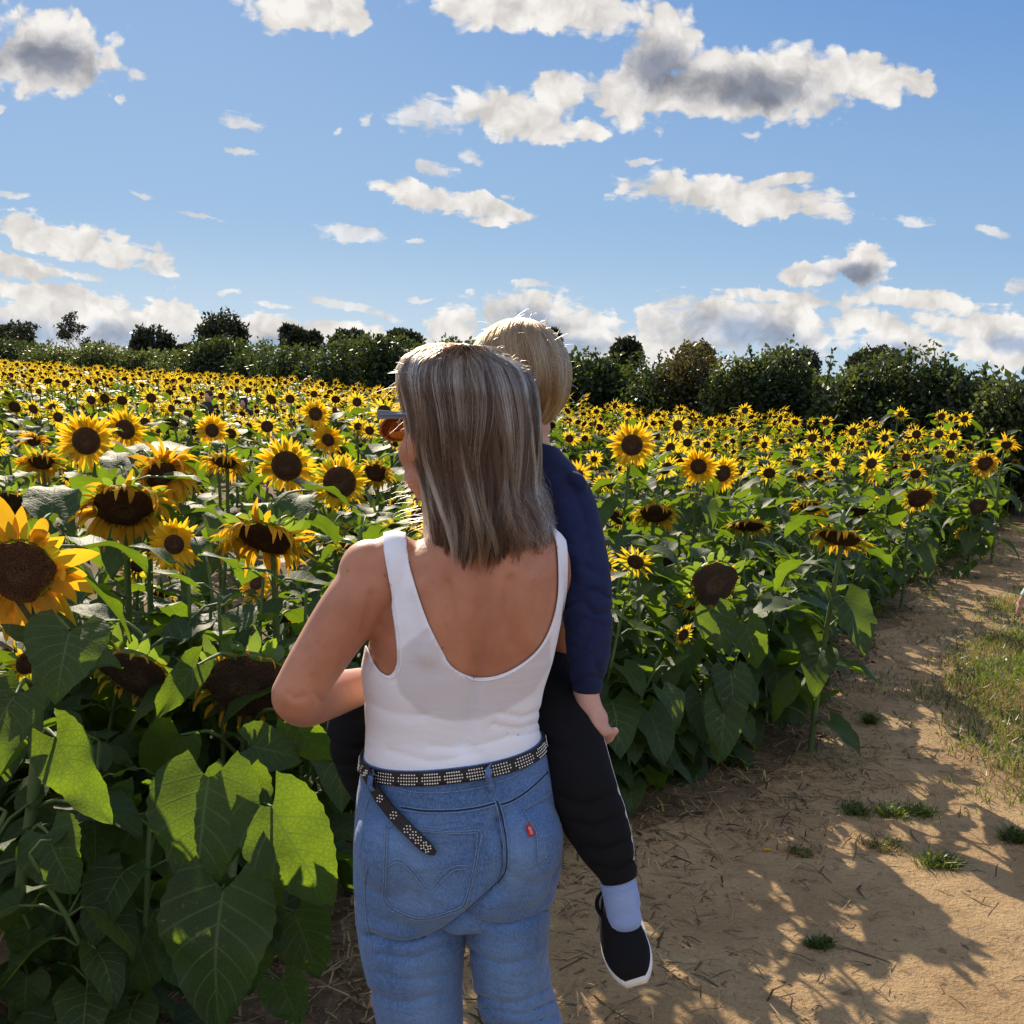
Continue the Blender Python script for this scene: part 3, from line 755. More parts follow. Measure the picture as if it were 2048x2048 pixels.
HEDGE_PX = [-300, 0, 300, 700, 1100, 1500, 2048, 2500]
HEDGE_Y = [44, 42, 38, 30, 24, 20, 15.5, 12]
hp = np.array([[(p - 1024) / F * y, y] for p, y in zip(HEDGE_PX, HEDGE_Y)])
def hedge_y(x): return np.interp(x, hp[:, 0], hp[:, 1])
LM = [(20, 'at the far left edge'), (110, 'below the twiggy trees'), (230, 'below the small domed tree'), (340, 'between the two domed trees'), (444, 'below the tall domed tree'), (530, 'right of the tall domed tree'), (610, 'below the ragged dark tree'),
      (700, "left of the sunglasses"), (790, "beside the woman's cheek"), (950, 'hidden behind the woman'), (1140, 'touching the child'), (1230, "right of the child's sleeve"), (1330, "below the hedge's tallest shoots"), (1430, 'around the ragged seed head'),
      (1530, 'right of the ragged seed head'), (1640, 'below the rounded dark hedge shrub'), (1750, 'below the thin pale shrub'), (1865, 'below the tallest right-hand hedge crown'), (1990, 'near the right edge')]
def where(px, Yd):
    lm = min(LM, key=lambda q: abs(q[0] - px))[1]
    rows = ['in the nearest row', 'in the second row', 'in the third row', 'in the fourth row', 'in the fifth row', 'a little farther back', 'in the middle rows', 'in the farther rows', 'in the hindmost rows']
    return f"{rows[int(np.searchsorted([3.0, 3.6, 4.3, 5.0, 5.8, 7.0, 9.0, 12.0], Yd))]} {lm}"
def place_label(px, Yd, kind, H):
    side = 'near the left edge' if px < 250 else 'left below the domed trees' if px < 500 else 'left of the woman' if px < 780 else 'behind the woman' if px < 1130 else 'right of the child' if px < 1330 else 'halfway between child and path' if px < 1650 else 'towards the right edge'
    dist = 'in the near rows' if Yd < 5 else 'a few rows back' if Yd < 8 else 'in the middle rows' if Yd < 12 else 'in the farther rows'
    what = {'fresh': 'open sunflower', 'nod': 'nodding sunflower', 'dry': 'brown seed head'}[kind]
    return f'{what} {where(px, Yd)}'
fill, used = [], 0
cand = [c for c in cand if c[0] < x_edge(c[1]) - 0.12 and c[1] < hedge_y(c[0]) - 1.3 and not (c[1] < 2.15 and c[0] > -0.5)]
cand.sort(key=lambda c: c[1])
hb = np.array(heroes)
far_list = []
for (xb, yb) in cand:
    if np.min(np.hypot(hb[:, 0] - xb, hb[:, 1] - yb)) < 0.2: continue
    o, H, D, kind = protos[rng.integers(len(protos))]
    s = rng.uniform(0.80, 1.08) * (1.0 if yb > 6 else 0.96)
    hx, hy = xb, yb - 0.12
    for trial in range(6):
        q = proj([[hx, hy, (H + 0.07) * s], [hx, hy, H * s]])
        rpx = D / 2 * s * F / yb; top = q[0][1]; cx, cyy = q[1]
        bad = 0
        for (ox, oy, orr, oY) in occupied:
            if oY > yb - 0.1 and abs(ox - cx) < orr + rpx * 1.0 + (25 if yb < 5 else 0) and oy + orr * .9 > top - rpx * 0.2: bad = 1; break
            if oY <= yb - 0.1 and abs(ox - cx) < (orr + rpx) * 0.75 and abs(oy - cyy) < (orr + rpx) * 0.75: bad = 1; break
        if not bad: break
        s *= 0.90
    if bad and s < (0.45 if yb < 6 else 0.62): continue
    if not (-60 < cx < 2110): 
        if yb > 8: continue
        if not (-500 < cx): continue
    far_list.append((xb, yb, s, o, kind, cx))
n_ind = 0
INDIV = 300 - len(HERO)
proto_used = {}
stuff_list = []
for (xb, yb, s, o, kind, cx) in far_list:
    inview = -40 < cx < 2090
    if inview and n_ind < INDIV:
        if o.name not in proto_used: proto_used[o.name] = 1; c = o
        else: c = copy_tree(o)
        c.location = (xb, yb, float(ground_z(xb, yb))); c.rotation_euler = (rng.normal(0, .03), rng.normal(0, .04), rng.uniform(-.55, .55)); c.scale = (s, s, s)
        tag(c, place_label(cx, yb, kind, s), 'sunflower', 'sunflowers standing in the field')
        n_ind += 1
    else: stuff_list.append((xb, yb, s, kind))
for (o, *_x) in protos:
    if o.name not in proto_used:
        for ch in list(o.children_recursive): bpy.data.objects.remove(ch)
        bpy.data.objects.remove(o)
# young plants without an open flower fill the rows low down
def build_young(H, rg_, leaf):
    root = empty('young_plant'); sm, lm = MB(), MB()
    sp_ = spline([(0, 0, -.03), (rg_.normal(0, .03), rg_.normal(0, .03), H * .5), (rg_.normal(0, .05), rg_.normal(0, .05), H)], 8)
    sm.add(*tube(sp_, np.linspace(.011, .005, 8), 5, False)); a = 0
    for k in range(17):
        t = .12 + .88 * k / 16; q = sp_[int(t * 7)]; a += 2.4 + rg_.uniform(-.3, .3); o3 = np.array([math.cos(a), math.sin(a), 0])
        pl = rg_.uniform(.05, .11); P0 = q + o3 * pl + (0, 0, pl * .4); L = leaf * rg_.uniform(.7, 1.2) * (1 if t < .85 else .5)
        sm.add(*tube([q, (q + P0) / 2 + (0, 0, .015), P0], .0035, 4, False))
        add_leaf(lm, P0, P0 + nrm(o3 + (0, 0, rg_.uniform(-1.2, -.1) if t < .85 else .6)) * L, o3 * .5 + (0, 0, 1), L * rg_.uniform(.72, .95), rg_, 6, 5, arch=rg_.uniform(.03, .15), fold=.2, droop=.15)
    sm.build('stem', M_STEM, root); lm.build('foliage', M_LEAF, root); return root
ry = np.random.default_rng(77)
yp = [(build_young(h_, ry, l_), h_) for h_, l_ in ((.75, .19), (.6, .17), (.85, .2), (.5, .16), (.95, .21))]
ny = 0; first = set()
for (x_, y_, h_) in ((-.80, 2.72, 1.0), (-.96, 2.84, 1.02), (-.70, 2.90, .98), (-1.14, 2.86, .80), (-1.34, 2.95, .92), (-.86, 3.05, 1.0), (-1.55, 2.9, .9), (-.54, 2.80, 1.0), (-.60, 2.98, .95), (1.30, 4.85, .75), (1.42, 5.05, .8), (1.20, 5.05, .85), (1.55, 5.35, .8), (1.62, 5.6, .7), (1.08, 4.72, .7), (1.78, 6.0, .8)):  # the left ones are added to cast shade on the near left leaves
    c = build_young(h_, ry, .21); c.location = (x_, y_, float(ground_z(x_, y_))); first.add(id(c))
    tag(c, f'broad waist high flowerless leafy plant {where(proj([[x_, y_, h_]])[0][0], y_)}', 'plant', 'leafy plants without flowers between the sunflowers'); ny += 1
for yb in np.arange(2.2, 14, .25):
    for xb in np.arange(-.56 * yb - 1.2, x_edge(yb) + .04, .25):
        x_, y_ = xb + ry.uniform(-.12, .12), yb + ry.uniform(-.1, .1)
        dedge = x_edge(y_) - x_
        if (yb > 3.9 and dedge > (.42 if yb > 8.5 else 0.9) and not (yb < 6 and dedge < 2.4 and ry.random() < .45)) or (yb < 3.2 and x_ > -.72): continue
        o, h_ = yp[ry.integers(5)]; s = ry.uniform(.85, 1.2); ok = False
        for _t in range(5):
            cx, top = proj([[x_, y_, h_ * s + .05]])[0]; rw = .13 * s * F / y_
            if not any(oY > y_ - .05 and abs(ox - cx) < orr * .85 + rw * .75 and oy + orr * .75 > top for (ox, oy, orr, oY) in occupied): ok = True; break
            s *= .82
        if not ok or s < .35 or not (-150 < cx < 2100): continue
        c = o if id(o) not in first else copy_tree(o); first.add(id(o))
        c.location = (x_, y_, float(ground_z(x_, y_))); c.rotation_euler = (0, 0, ry.uniform(0, 6.28)); c.scale = (s,) * 3
        zone = 'left of the woman' if cx < 700 else 'behind the woman' if cx < 1180 else 'beside the path'
        size_ = 'knee high' if h_ * s < .5 else 'waist high' if h_ * s > .75 else 'thigh high'
        tag(c, f"{size_} flowerless leafy plant {where(cx, y_)}", 'plant', 'leafy plants without flowers between the sunflowers'); ny += 1
print('YOUNG', ny)
# the rest of the field: one mass
low = []
rl = np.random.default_rng(9)
for k in range(10):
    kind = 'fresh' if k < 6 else 'nod'
    yaw, tilt = R(rl.uniform(-50, 50)), R(rl.uniform(-5, 35) if kind == 'fresh' else rl.uniform(30, 55))
    nv = (math.sin(yaw) * math.cos(tilt), -math.cos(yaw) * math.cos(tilt), -math.sin(tilt))
    D = rl.uniform(0.17, 0.25); H = rl.uniform(1.1, 1.22)
    d_, p_, b_ = MB(), MB(), MB(); lm = MB(); mbm = MB()
    head_parts((0, -0.1, H), nv, D / 2 * 0.48, D / 2 * 1.05, rl, kind, 0, (d_, p_, b_))
    mbm.add(*tube([(0, 0, 0), (0, 0, H * .8), (0, -.05, H)], .01, 3, False), mi=3)
    for q in range(11):
        a = rl.uniform(0, 6.28); zz = H * rl.uniform(0.5, 0.95); o3 = np.array([math.cos(a), math.sin(a), 0])
        P0 = o3 * .07 + np.array([0, 0, zz]); L = rl.uniform(.12, .2)
        add_leaf(lm, P0, P0 + nrm(o3 + (0, 0, rl.uniform(-.9, .4))) * L, (o3[0] * .4, o3[1] * .4, 1), L * .85, rl, 4, 3, arch=.1, fold=.2)
    for mm, mi in ((d_, 0), (p_, 1), (b_, 2), (lm, 2)):
        v, f, u, _m = mm.arrays(); mbm.add(v, f, u, mi)
    v, f, u, mi = mbm.arrays()
    # triangulate
    tf, tm = [], []
    for fc, mm in zip(f, mi):
        for z in range(1, len(fc) - 1): tf.append((fc[0], fc[z], fc[z + 1])); tm.append(mm)
    low.append((v, np.array(tf), u, np.array(tm)))
Vs, Fs, Us, Ms, off = [], [], [], [], 0
for (xb, yb, s, kind) in stuff_list:
    v, f, u, mm = low[rl.integers(10)]
    a = rl.uniform(-.6, .6); ca, sa = math.cos(a), math.sin(a)
    w = np.stack([v[:, 0] * ca - v[:, 1] * sa, v[:, 0] * sa + v[:, 1] * ca, v[:, 2]], -1) * s + (xb, yb, 0)
    Vs.append(w); Fs.append(f + off); Us.append(u); Ms.append(mm); off += len(v)
tag(make_obj('sunflower_field', np.concatenate(Vs), np.concatenate(Fs), np.concatenate(Us), np.concatenate(Ms), [M_DISC, M_PETAL, M_LEAF_FAR, M_STEM]), kind='stuff')
print('FIELD individuals', n_ind + len(HERO), 'mass', len(stuff_list), 'faces', sum(len(f) for f in Fs))
# ------------------------------------------------------------------ hedge and trees beyond the field
M_BARK = plain('bark', (0.10, 0.075, 0.05), 0.9, 0.1, 20, 0.4, 0.6, 60)
def foliage_mat(name, base, trans, tf=0.3):
    return leafy(name, base, trans, tf, rough=0.5, spec=0.35, veins=False, spots=False, varied=0.75, bump=0.0)
M_F = [foliage_mat('hedge_leaf', (0.016, 0.028, 0.010), (0.14, 0.20, 0.025), .22),
       foliage_mat('hedge_leaf_pale', (0.034, 0.048, 0.016), (0.22, 0.27, 0.04), .26),
       foliage_mat('hedge_leaf_rusty', (0.030, 0.030, 0.010), (0.20, 0.16, 0.03), .22),
       foliage_mat('tree_leaf_dark', (0.018, 0.024, 0.012), (0.06, 0.075, 0.02), 0.18)]
def leaf_cloud(Pc, size, rg, up=0.3, aspect=0.55):
    """Numpy leaf-shaped quads (folded along the middle) at the points Pc."""
    N = len(Pc)
    d = rg.normal(size=(N, 3)); d[:, 2] += up; d /= np.linalg.norm(d, axis=1)[:, None]
    r = rg.normal(size=(N, 3)); s = np.cross(d, r); s /= np.linalg.norm(s, axis=1)[:, None]
    L = (size * rg.uniform(0.6, 1.3, N))[:, None]; w = L * aspect * 0.5
    V = np.stack([Pc, Pc + d * L * .45 + s * w, Pc + d * L, Pc + d * L * .45 - s * w], 1).reshape(-1, 3)
    Fc = np.arange(4 * N).reshape(N, 4)
    return V, Fc
def blob_points(blobs, n, rg, shell=0.55):
    vol = np.array([b[3] * b[4] * b[5] for b in blobs]) ** (2 / 3); k = rg.choice(len(blobs), n, p=vol / vol.sum())
    B = np.array(blobs)[k]
    d = rg.normal(size=(n, 3)); d /= np.linalg.norm(d, axis=1)[:, None]
    r = shell + (1 - shell) * rg.random(n) ** 0.7
    lump = 1 + 0.14 * np.sin(d[:, 0] * 7 + B[:, 0] * 5) * np.sin(d[:, 2] * 8 + B[:, 1] * 3) + 0.09 * np.sin(d[:, 1] * 15 + d[:, 0] * 11)
    return B[:, :3] + d * B[:, 3:6] * (r * lump)[:, None]
def bush(x, y, w, h, mat, rg, n, leaf, shoots, label, group, name='hedge_shrub', trunk_h=0.5, z0=0):
    root = empty(name, (x, y, 0))
    blobs = []
    for k in range(9):
        a = rg.uniform(0, 6.28); q = rg.uniform(0, .55) * w / 2
        bz = h * rg.uniform(0.22, 0.78); br = w * rg.uniform(.22, .36)
        blobs.append((q * math.cos(a) * 1.2, q * math.sin(a), bz, br, br, min(br * 1.1, h - bz)))
    blobs.append((0, 0, h * .45, w * .5, w * .45, h * .42))
    Pc = blob_points(blobs, n, rg, 0.5)
    Pc = Pc[Pc[:, 2] > 0.03]
    stems = MB()
    extra = []
    for k in range(shoots):     # upright shoots that break the top outline
        a = rg.uniform(0, 6.28); q = rg.uniform(0, .48) * w
        p0 = np.array([q * math.cos(a), q * math.sin(a) * .6, h * .7]); L = h * rg.uniform(.12, .30)
        d = nrm([rg.normal(0, .22), rg.normal(0, .22), 1]); p1 = p0 + d * L
        stems.add(*tube([p0, (p0 + p1) / 2, p1], [.014, .01, .004], 4, False))
        t = rg.random(40) ** .8
        extra.append(p0 + d * (t * L)[:, None] + rg.normal(0, .035, (40, 3)) * (1.15 - t)[:, None] * 1.5)
    if extra: Pc = np.vstack([Pc] + extra)
    Vl, Fl = leaf_cloud(Pc, leaf, rg)
    make_obj('crown', Vl, Fl, None, None, mat, root, False)
    for k in range(4):
        a = rg.uniform(0, 6.28); e = np.array([math.cos(a) * w * .3, math.sin(a) * w * .25, h * .75])
        stems.add(*tube(spline([(math.cos(a) * .08, math.sin(a) * .08, -.1), e * (.5, .5, .45), e], 6), [.05, .04, .035, .03, .02, .008], 6, False))
    stems.build('trunk', M_BARK, root)
    return tag(root, label, 'shrub' if 'shrub' in name else 'tree', group)
rb = np.random.default_rng(21)
def gy_at(px, Y, top_py): return P(px, top_py, Y)[2]
HS = [ # px, top py, width px, material, shoots, label
 (-110,690,220,0,2,'hedge shrub cut by the left edge of the photo'),(30,688,150,0,3,'leafy hedge shrub at the far left end, below a dark tree top'),(120,704,120,1,3,'pale low hedge shrub at left between two darker ones'),(205,702,130,1,2,'low pale hedge shrub under the bare twiggy tree'),
 (290,712,110,1,1,'pale low hedge stretch in front of the small domed tree'),(370,712,120,1,1,'low olive hedge shrub left of the tall domed tree'),(440,690,150,0,3,'dark hedge shrub below the tall domed tree'),(520,690,120,0,3,'hedge shrub right of the tall domed tree'),
 (600,692,150,0,4,'hedge shrub below the ragged dark tree'),(690,672,170,0,4,'broad hedge shrub left of the woman\'s head, with a flat top'),(790,675,150,0,5,'hedge shrub directly left of the woman\'s hair'),(880,690,140,0,3,'hedge shrub hidden mostly behind the woman\'s hair'),(960,690,150,0,2,'hedge shrub behind the two heads'),(1050,690,150,0,2,'hedge shrub behind the child\'s hair'),
 (1145,700,130,0,6,'hedge shrub right beside the child\'s hair'),(1210,690,110,0,6,'hedge shrub with thin shoots right of the child\'s head'),(1330,684,170,0,9,'hedge shrub with the tallest upright shoots right of the child'),(1400,698,130,2,2,'rusty brown topped hedge shrub right of the tall shoots'),(1490,702,130,1,4,'grey green wispy hedge shrub right of the rusty one'),
 (1580,702,150,0,3,'dark rounded hedge shrub in the middle of the right hedge'),(1700,722,120,1,7,'thin pale shrub sticking out in front of the dark right hedge'),(1760,705,150,0,3,'dark hedge shrub left of the tall right-hand tree'),(1865,676,190,0,10,'tall leafy hedge tree on the right with shoots on its crown'),(1960,700,170,0,5,'hedge shrub sloping down right of the tall right-hand one'),(2040,745,130,1,4,'pale hedge shrub at the right edge of the photo'),(2150,730,180,0,2,'hedge shrub just beyond the right edge'),(2300,735,190,0,3,'hedge shrub second beyond the right edge'),(2450,735,190,0,3,'hedge shrub third beyond the right edge'),(2620,740,210,0,3,'hedge shrub fourth beyond the right edge'),(-280,690,220,0,2,'hedge shrub beyond the left edge')]
for (px, tp, wpx, mi, sh, lab) in HS:
    Yd = np.interp(px, HEDGE_PX, HEDGE_Y) + (0.0 if mi != 1 else -0.4)
    c = P(px, tp, Yd); h = c[2] / ((1.02 if sh > 3 else 0.93) * (1.0 if px > 800 else 0.95)); w = wpx / F * Yd * 1.25
    bush(c[0], Yd, w, h, M_F[mi], rb, int(5200 + 1400 * w), 0.10 if Yd < 22 else 0.135, sh, lab, 'shrubs of the hedge behind the field')
# a second, lower and denser line behind closes the gaps: still shrubs one can place
for k, px in enumerate(np.arange(-60, 2140, 100)):
    Yd = np.interp(px, HEDGE_PX, HEDGE_Y) + 1.3; c = P(px, 735 + (20 if px < 400 else 0), Yd)
    w = 150 / F * Yd * 1.3
    bush(c[0], Yd, w, max(c[2], 1.7) * 0.95, M_F[0], rb, 2600, 0.2, 0, 'dark shrub of the second hedge line behind the leafy front shrubs', 'shrubs of the second hedge line')
def tree(x, y, z_top, w, h_crown, mat, rg, n, leaf, label, shape='dome'):
    root = empty('tree', (x, y, 0)); zc = z_top - h_crown
    blobs = [(0, 0, zc + h_crown * .45, w * .46, w * .46, h_crown * .52)]
    for k in range(16):
        a = rg.uniform(0, 6.28); e = rg.uniform(0, 1); q = w * .34 * math.sqrt(1 - e * e * .8)
        br = w * rg.uniform(.13, .2); blobs.append((q * math.cos(a), q * math.sin(a), zc + h_crown * (.28 + .5 * e), br, br, br))
    if shape == 'ragged':
        blobs = [(rg.normal(0, w * .2), rg.normal(0, w * .2), zc + h_crown * rg.uniform(.2, .85), w * .2, w * .2, h_crown * .16) for k in range(14)]
    Pc = blob_points(blobs, n, rg, .6); Pc[:, 2] = np.minimum(Pc[:, 2], z_top + rg.normal(0, .1, len(Pc)))
    Vl, Fl = leaf_cloud(Pc, leaf, rg); make_obj('crown', Vl, Fl, None, None, mat, root, False)
    st = MB(); st.add(*tube([(0, 0, 0), (0, .1, zc), (0, 0, zc + h_crown * .6)], [w * .05, w * .04, w * .015], 8, False))
    for k in range(7):
        a = k * .9 + rg.uniform(0, .5); e = np.array([math.cos(a) * w * .35, math.sin(a) * w * .35, zc + h_crown * rg.uniform(.35, .7)])
        st.add(*tube(spline([(0, 0, zc * .8), e * (.45, .45, .8), e], 5), [w * .025, w * .02, w * .014, w * .01, w * .004], 5, False))
    st.build('trunk', M_BARK, root)
    return tag(root, label, 'tree', 'trees beyond the hedge')
TR = [(22,645,95,70,130,'dome','dark tree top at the far left edge beyond the hedge'),(306,652,100,75,150,'dome','smaller domed dark tree beyond the hedge at left'),(444,620,112,95,150,'dome','tallest domed dark tree beyond the hedge at left'),
      (603,646,72,70,140,'ragged','ragged dark tree beyond the hedge right of the domed ones'),(372,690,40,30,150,'dome','tiny dark tree between the two domed trees'),(705,664,90,40,120,'dome','flat topped distant tree left of the woman\'s head'),(810,660,80,40,120,'dome','distant tree top just left of the woman\'s hair'),
      (1100,660,50,40,110,'ragged','dark tree tip against the sky beside the child\'s hair'),(1255,674,68,55,90,'dome','round distant tree between two shooting hedge shrubs right of the child'),(1395,688,76,40,80,'dome','distant rusty round tree beyond the rusty topped shrub'),(1590,702,110,40,70,'dome','distant round tree behind the middle of the right hedge'),(1755,692,110,50,60,'dome','distant dark rounded tree left of the tall right-hand hedge tree')]
for k, (px, tp, wpx, hpx, Yd, shp, lab) in enumerate(TR):
    c = P(px, tp, Yd); sc_ = Yd / F
    tree(c[0], Yd, c[2], wpx * sc_ * 1.02, max(hpx * sc_ * 1.3, 2.0), M_F[3 if k != 9 else 2], rb, 7000, Yd * 0.0042, lab, shp)
# bare twiggy trees at left
def bare_tree(px, tp, wpx, Yd, label):
    c = P(px, tp, Yd); w = wpx * Yd / F; root = empty('twiggy_tree', (c[0], Yd, 0)); st = MB(); tips = []
    def grow(p, d, L, r, lev):
        q = p + d * L; st.add(*tube([p, (p + q) / 2 + rb.normal(0, L * .05, 3), q], [r, r * .85, r * .6], 4, False))
        if lev == 0: tips.append(q); return
        for k in range(3):
            grow(q, nrm(d + rb.normal(0, .42, 3) * (1, 1, .6) + (0, 0, .1)), L * rb.uniform(.6, .85), r * .6, lev - 1)
    grow(np.array([0, 0, 0.]), np.array([0, 0, 1.]), c[2] * .38, w * .02, 5)
    st.build('trunk', M_BARK, root)
    T = np.array(tips); Pc = np.repeat(T, 6, 0) + rb.normal(0, w * .02, (len(T) * 6, 3))
    Vl, Fl = leaf_cloud(Pc, Yd * .0028, rb); make_obj('crown', Vl, Fl, None, None, M_F[3], root, False)
    tag(root, label, 'tree', 'thin twiggy trees beyond the hedge')
bare_tree(165, 664, 110, 75, 'larger sparse twiggy tree showing sky through its branches, left of the domed trees')
bare_tree(70, 674, 60, 70, 'smaller sparse twiggy tree beside the dark tree top at the left edge')

# ------------------------------------------------------------------ grass verge, weeds, litter
M_GRASS = leafy('grass_blade', (0.045, 0.065, 0.016), (0.24, 0.32, 0.03), 0.35, veins=False, spots=False, varied=0.9, bump=0)
M_STRAW = leafy('dry_grass', (0.36, 0.25, 0.11), (0.5, 0.33, 0.12), 0.3, veins=False, spots=False, varied=0.7, bump=0, rough=0.7, spec=0.2)
def blades(xy, h, rg, wd=0.006, lean=0.5, z=None):
    N = len(xy); x, y = xy[:, 0], xy[:, 1]; z = ground_z(x, y) if z is None else z
    a = rg.uniform(0, 6.28, N); ln = rg.uniform(0.1, lean, N) * h; d = np.stack([np.cos(a), np.sin(a)], -1)
    b = rg.uniform(0, 6.28, N); s = np.stack([np.cos(b), np.sin(b), np.zeros(N)], -1) * wd / 2
    p0 = np.stack([x, y, z], -1); p1 = p0 + np.stack([d[:, 0] * ln * .35, d[:, 1] * ln * .35, h * .6], -1); p2 = p0 + np.stack([d[:, 0] * ln, d[:, 1] * ln, h], -1)
    V = np.stack([p0 - s, p0 + s, p1 + s * .8, p1 - s * .8, p2 + s * .1, p2 - s * .1], 1).reshape(-1, 3)
    k = np.arange(N)[:, None] * 6
    return V, np.concatenate([k + [0, 1, 2, 3], k + [3, 2, 4, 5]])
rg = np.random.default_rng(31)
def scatter(n, x0, x1, y0, y1, dens):
    x = rg.uniform(x0, x1, n); y = y0 + (y1 - y0) * rg.random(n) ** 1.4
    k = rg.random(n) < dens(x, y); return np.stack([x[k], y[k]], -1)
def patch(x, y, f=1.6, s=0.0): return 0.5 + 0.5 * np.sin(f * x + 2 * np.sin(f * .9 * y + s)) * np.cos(f * 1.2 * y + 1.4 * np.sin(f * 1.1 * x + s))
def verge(x, y):
    e = x_grass(y) + .16 * bend_noise(y * 3, 2) - .25; t = (x - e) / .35
    return np.clip(t, 0, 1) * (0.25 + 0.75 * (patch(x, y, 2.6) > .16))
def pathtuft(x, y):
    inside = (x > x_edge(y) + .1) & (x < x_grass(y) + .3); far = np.clip((y - 4.6) / 2.5, 0.0, 1)
    return inside * (patch(x, y, 3.1, 1.0) > .80 - .22 * far) * (.15 + .85 * far) * (patch(x, y, 9, 3) > .35)
G1 = scatter(620000, 1.6, 12, 2.2, 17, verge); G2 = scatter(120000, .3, 11, 3.4, 17, pathtuft)
xy = np.vstack([G1, G2])
hh = rg.uniform(.02, .075, len(xy)) * (1 + .8 * patch(xy[:, 0], xy[:, 1], 4, 2)); hh[:len(G1)] *= .8; hh[len(G1):] *= .5
V1, F1 = blades(xy, hh, rg, .0055, 1.4)
dry = (patch(xy[:, 0], xy[:, 1], 3.3, 4) * .6 + rg.random(len(xy)) * .6 > .82).astype(int)
tag(make_obj('grass', V1, F1, None, np.concatenate([dry, dry]), [M_GRASS, M_STRAW], None, False), kind='stuff')
# low leafy ground weeds in the verge
W1 = scatter(120000, 1.7, 11, 2.6, 15, lambda x, y: np.clip((x - x_grass(y) - .0) / .3, 0, 1) * (patch(x, y, 4, 6) > .5))
Pc = np.stack([W1[:, 0], W1[:, 1], ground_z(W1[:, 0], W1[:, 1]) + rg.uniform(.005, .07, len(W1))], -1)
Vl, Fl = leaf_cloud(Pc, 0.026, rg, .5, .6)
tag(make_obj('ground_weeds', Vl, Fl, None, None, M_GRASS, None, False), kind='stuff')
# dry stalks, straw and dead leaves lying along the field edge
def edgeband(x, y):
    t = x - x_edge(y); return (t > -.8) * np.exp(-np.maximum(t - np.where(y < 4.6, .50, .35), 0) / .38) * (.3 + .7 * (patch(x, y, 5, 2) > .4)) * .9 + .022
S = scatter(110000, -1.6, 8, 1.9, 12, edgeband)
N = len(S); a = rg.uniform(0, 6.28, N); L = rg.gamma(2.0, .026, N) + .01; wd = rg.uniform(.0012, .0036, N)
z = ground_z(S[:, 0], S[:, 1]) + .008; t0, t1 = rg.uniform(0, .03, N) * (rg.random(N) < .35), rg.uniform(0, .03, N) * (rg.random(N) < .35)
d = np.stack([np.cos(a), np.sin(a)], -1); sdv = np.stack([-d[:, 1] * wd, d[:, 0] * wd, 0 * a], -1)
p0 = np.stack([S[:, 0], S[:, 1], z + t0], -1); p2 = np.stack([S[:, 0] + d[:, 0] * L, S[:, 1] + d[:, 1] * L, z + t1], -1)
pm = (p0 + p2) / 2 + np.stack([-d[:, 1] * L * rg.normal(0, .12, N), d[:, 0] * L * rg.normal(0, .12, N), rg.uniform(.001, .01, N)], -1)
V = np.stack([p0 - sdv, p0 + sdv, pm + sdv, pm - sdv, p2 + sdv * .6, p2 - sdv * .6], 1).reshape(-1, 3)
k = np.arange(N)[:, None] * 6
M_LIT = [leafy('litter_straw', (0.27, 0.19, 0.10), (0.3, 0.2, 0.1), 0.1, veins=False, spots=False, varied=0.9, bump=0, rough=0.8, spec=0.15),
         leafy('litter_dark', (0.09, 0.06, 0.035), (0.1, 0.07, 0.03), 0.05, veins=False, spots=False, varied=0.9, bump=0, rough=0.8, spec=0.15)]
mi = (rg.random(N) < .42).astype(int)
tag(make_obj('straw_litter', V, np.concatenate([k + [0, 1, 2, 3], k + [3, 2, 4, 5]]), None, np.concatenate([mi, mi]), M_LIT, None, False), kind='stuff')
D1 = scatter(7000, -1.6, 8, 1.9, 12, lambda x, y: edgeband(x, y) * (x < x_edge(y) + .35))
mb = MB()
Pc = np.stack([D1[:, 0], D1[:, 1], ground_z(D1[:, 0], D1[:, 1]) + .006], -1)
Vl, Fl = leaf_cloud(Pc, 0.045, rg, 0.0, .6); Vl[:, 2] = np.clip(Vl[:, 2], np.repeat(Pc[:, 2], 4) , np.repeat(Pc[:, 2], 4) + .02)
tag(make_obj('dead_leaves', Vl, Fl, None, None, M_LIT[1], None, False), kind='stuff')
# pebbles and clods
B1 = scatter(9000, -.5, 8, 2.0, 11, lambda x, y: (x > x_edge(y) - .3) * .5)
mb = MB()
ico = np.array([[0, 0, 1], [.9, 0, .2], [.28, .85, .25], [-.72, .52, .2], [-.72, -.52, .15], [.28, -.85, .2], [0, 0, -.4]])
icf = [(0, 1, 2), (0, 2, 3), (0, 3, 4), (0, 4, 5), (0, 5, 1), (1, 6, 2), (2, 6, 3), (3, 6, 4), (4, 6, 5), (5, 6, 1)]
for (x, y) in B1:
    r = rg.gamma(1.5, .0028) + .0012
    mb.add(ico * rg.uniform(.7, 1.3, (7, 3)) * r * (1, 1, .6) + (x, y, float(ground_z(x, y)) + .006), icf)
tag(mb.build('earth_clods', plain('clod', (0.25, 0.165, 0.10), 0.95, 0.1, 30, 0.5), None, False), kind='stuff')
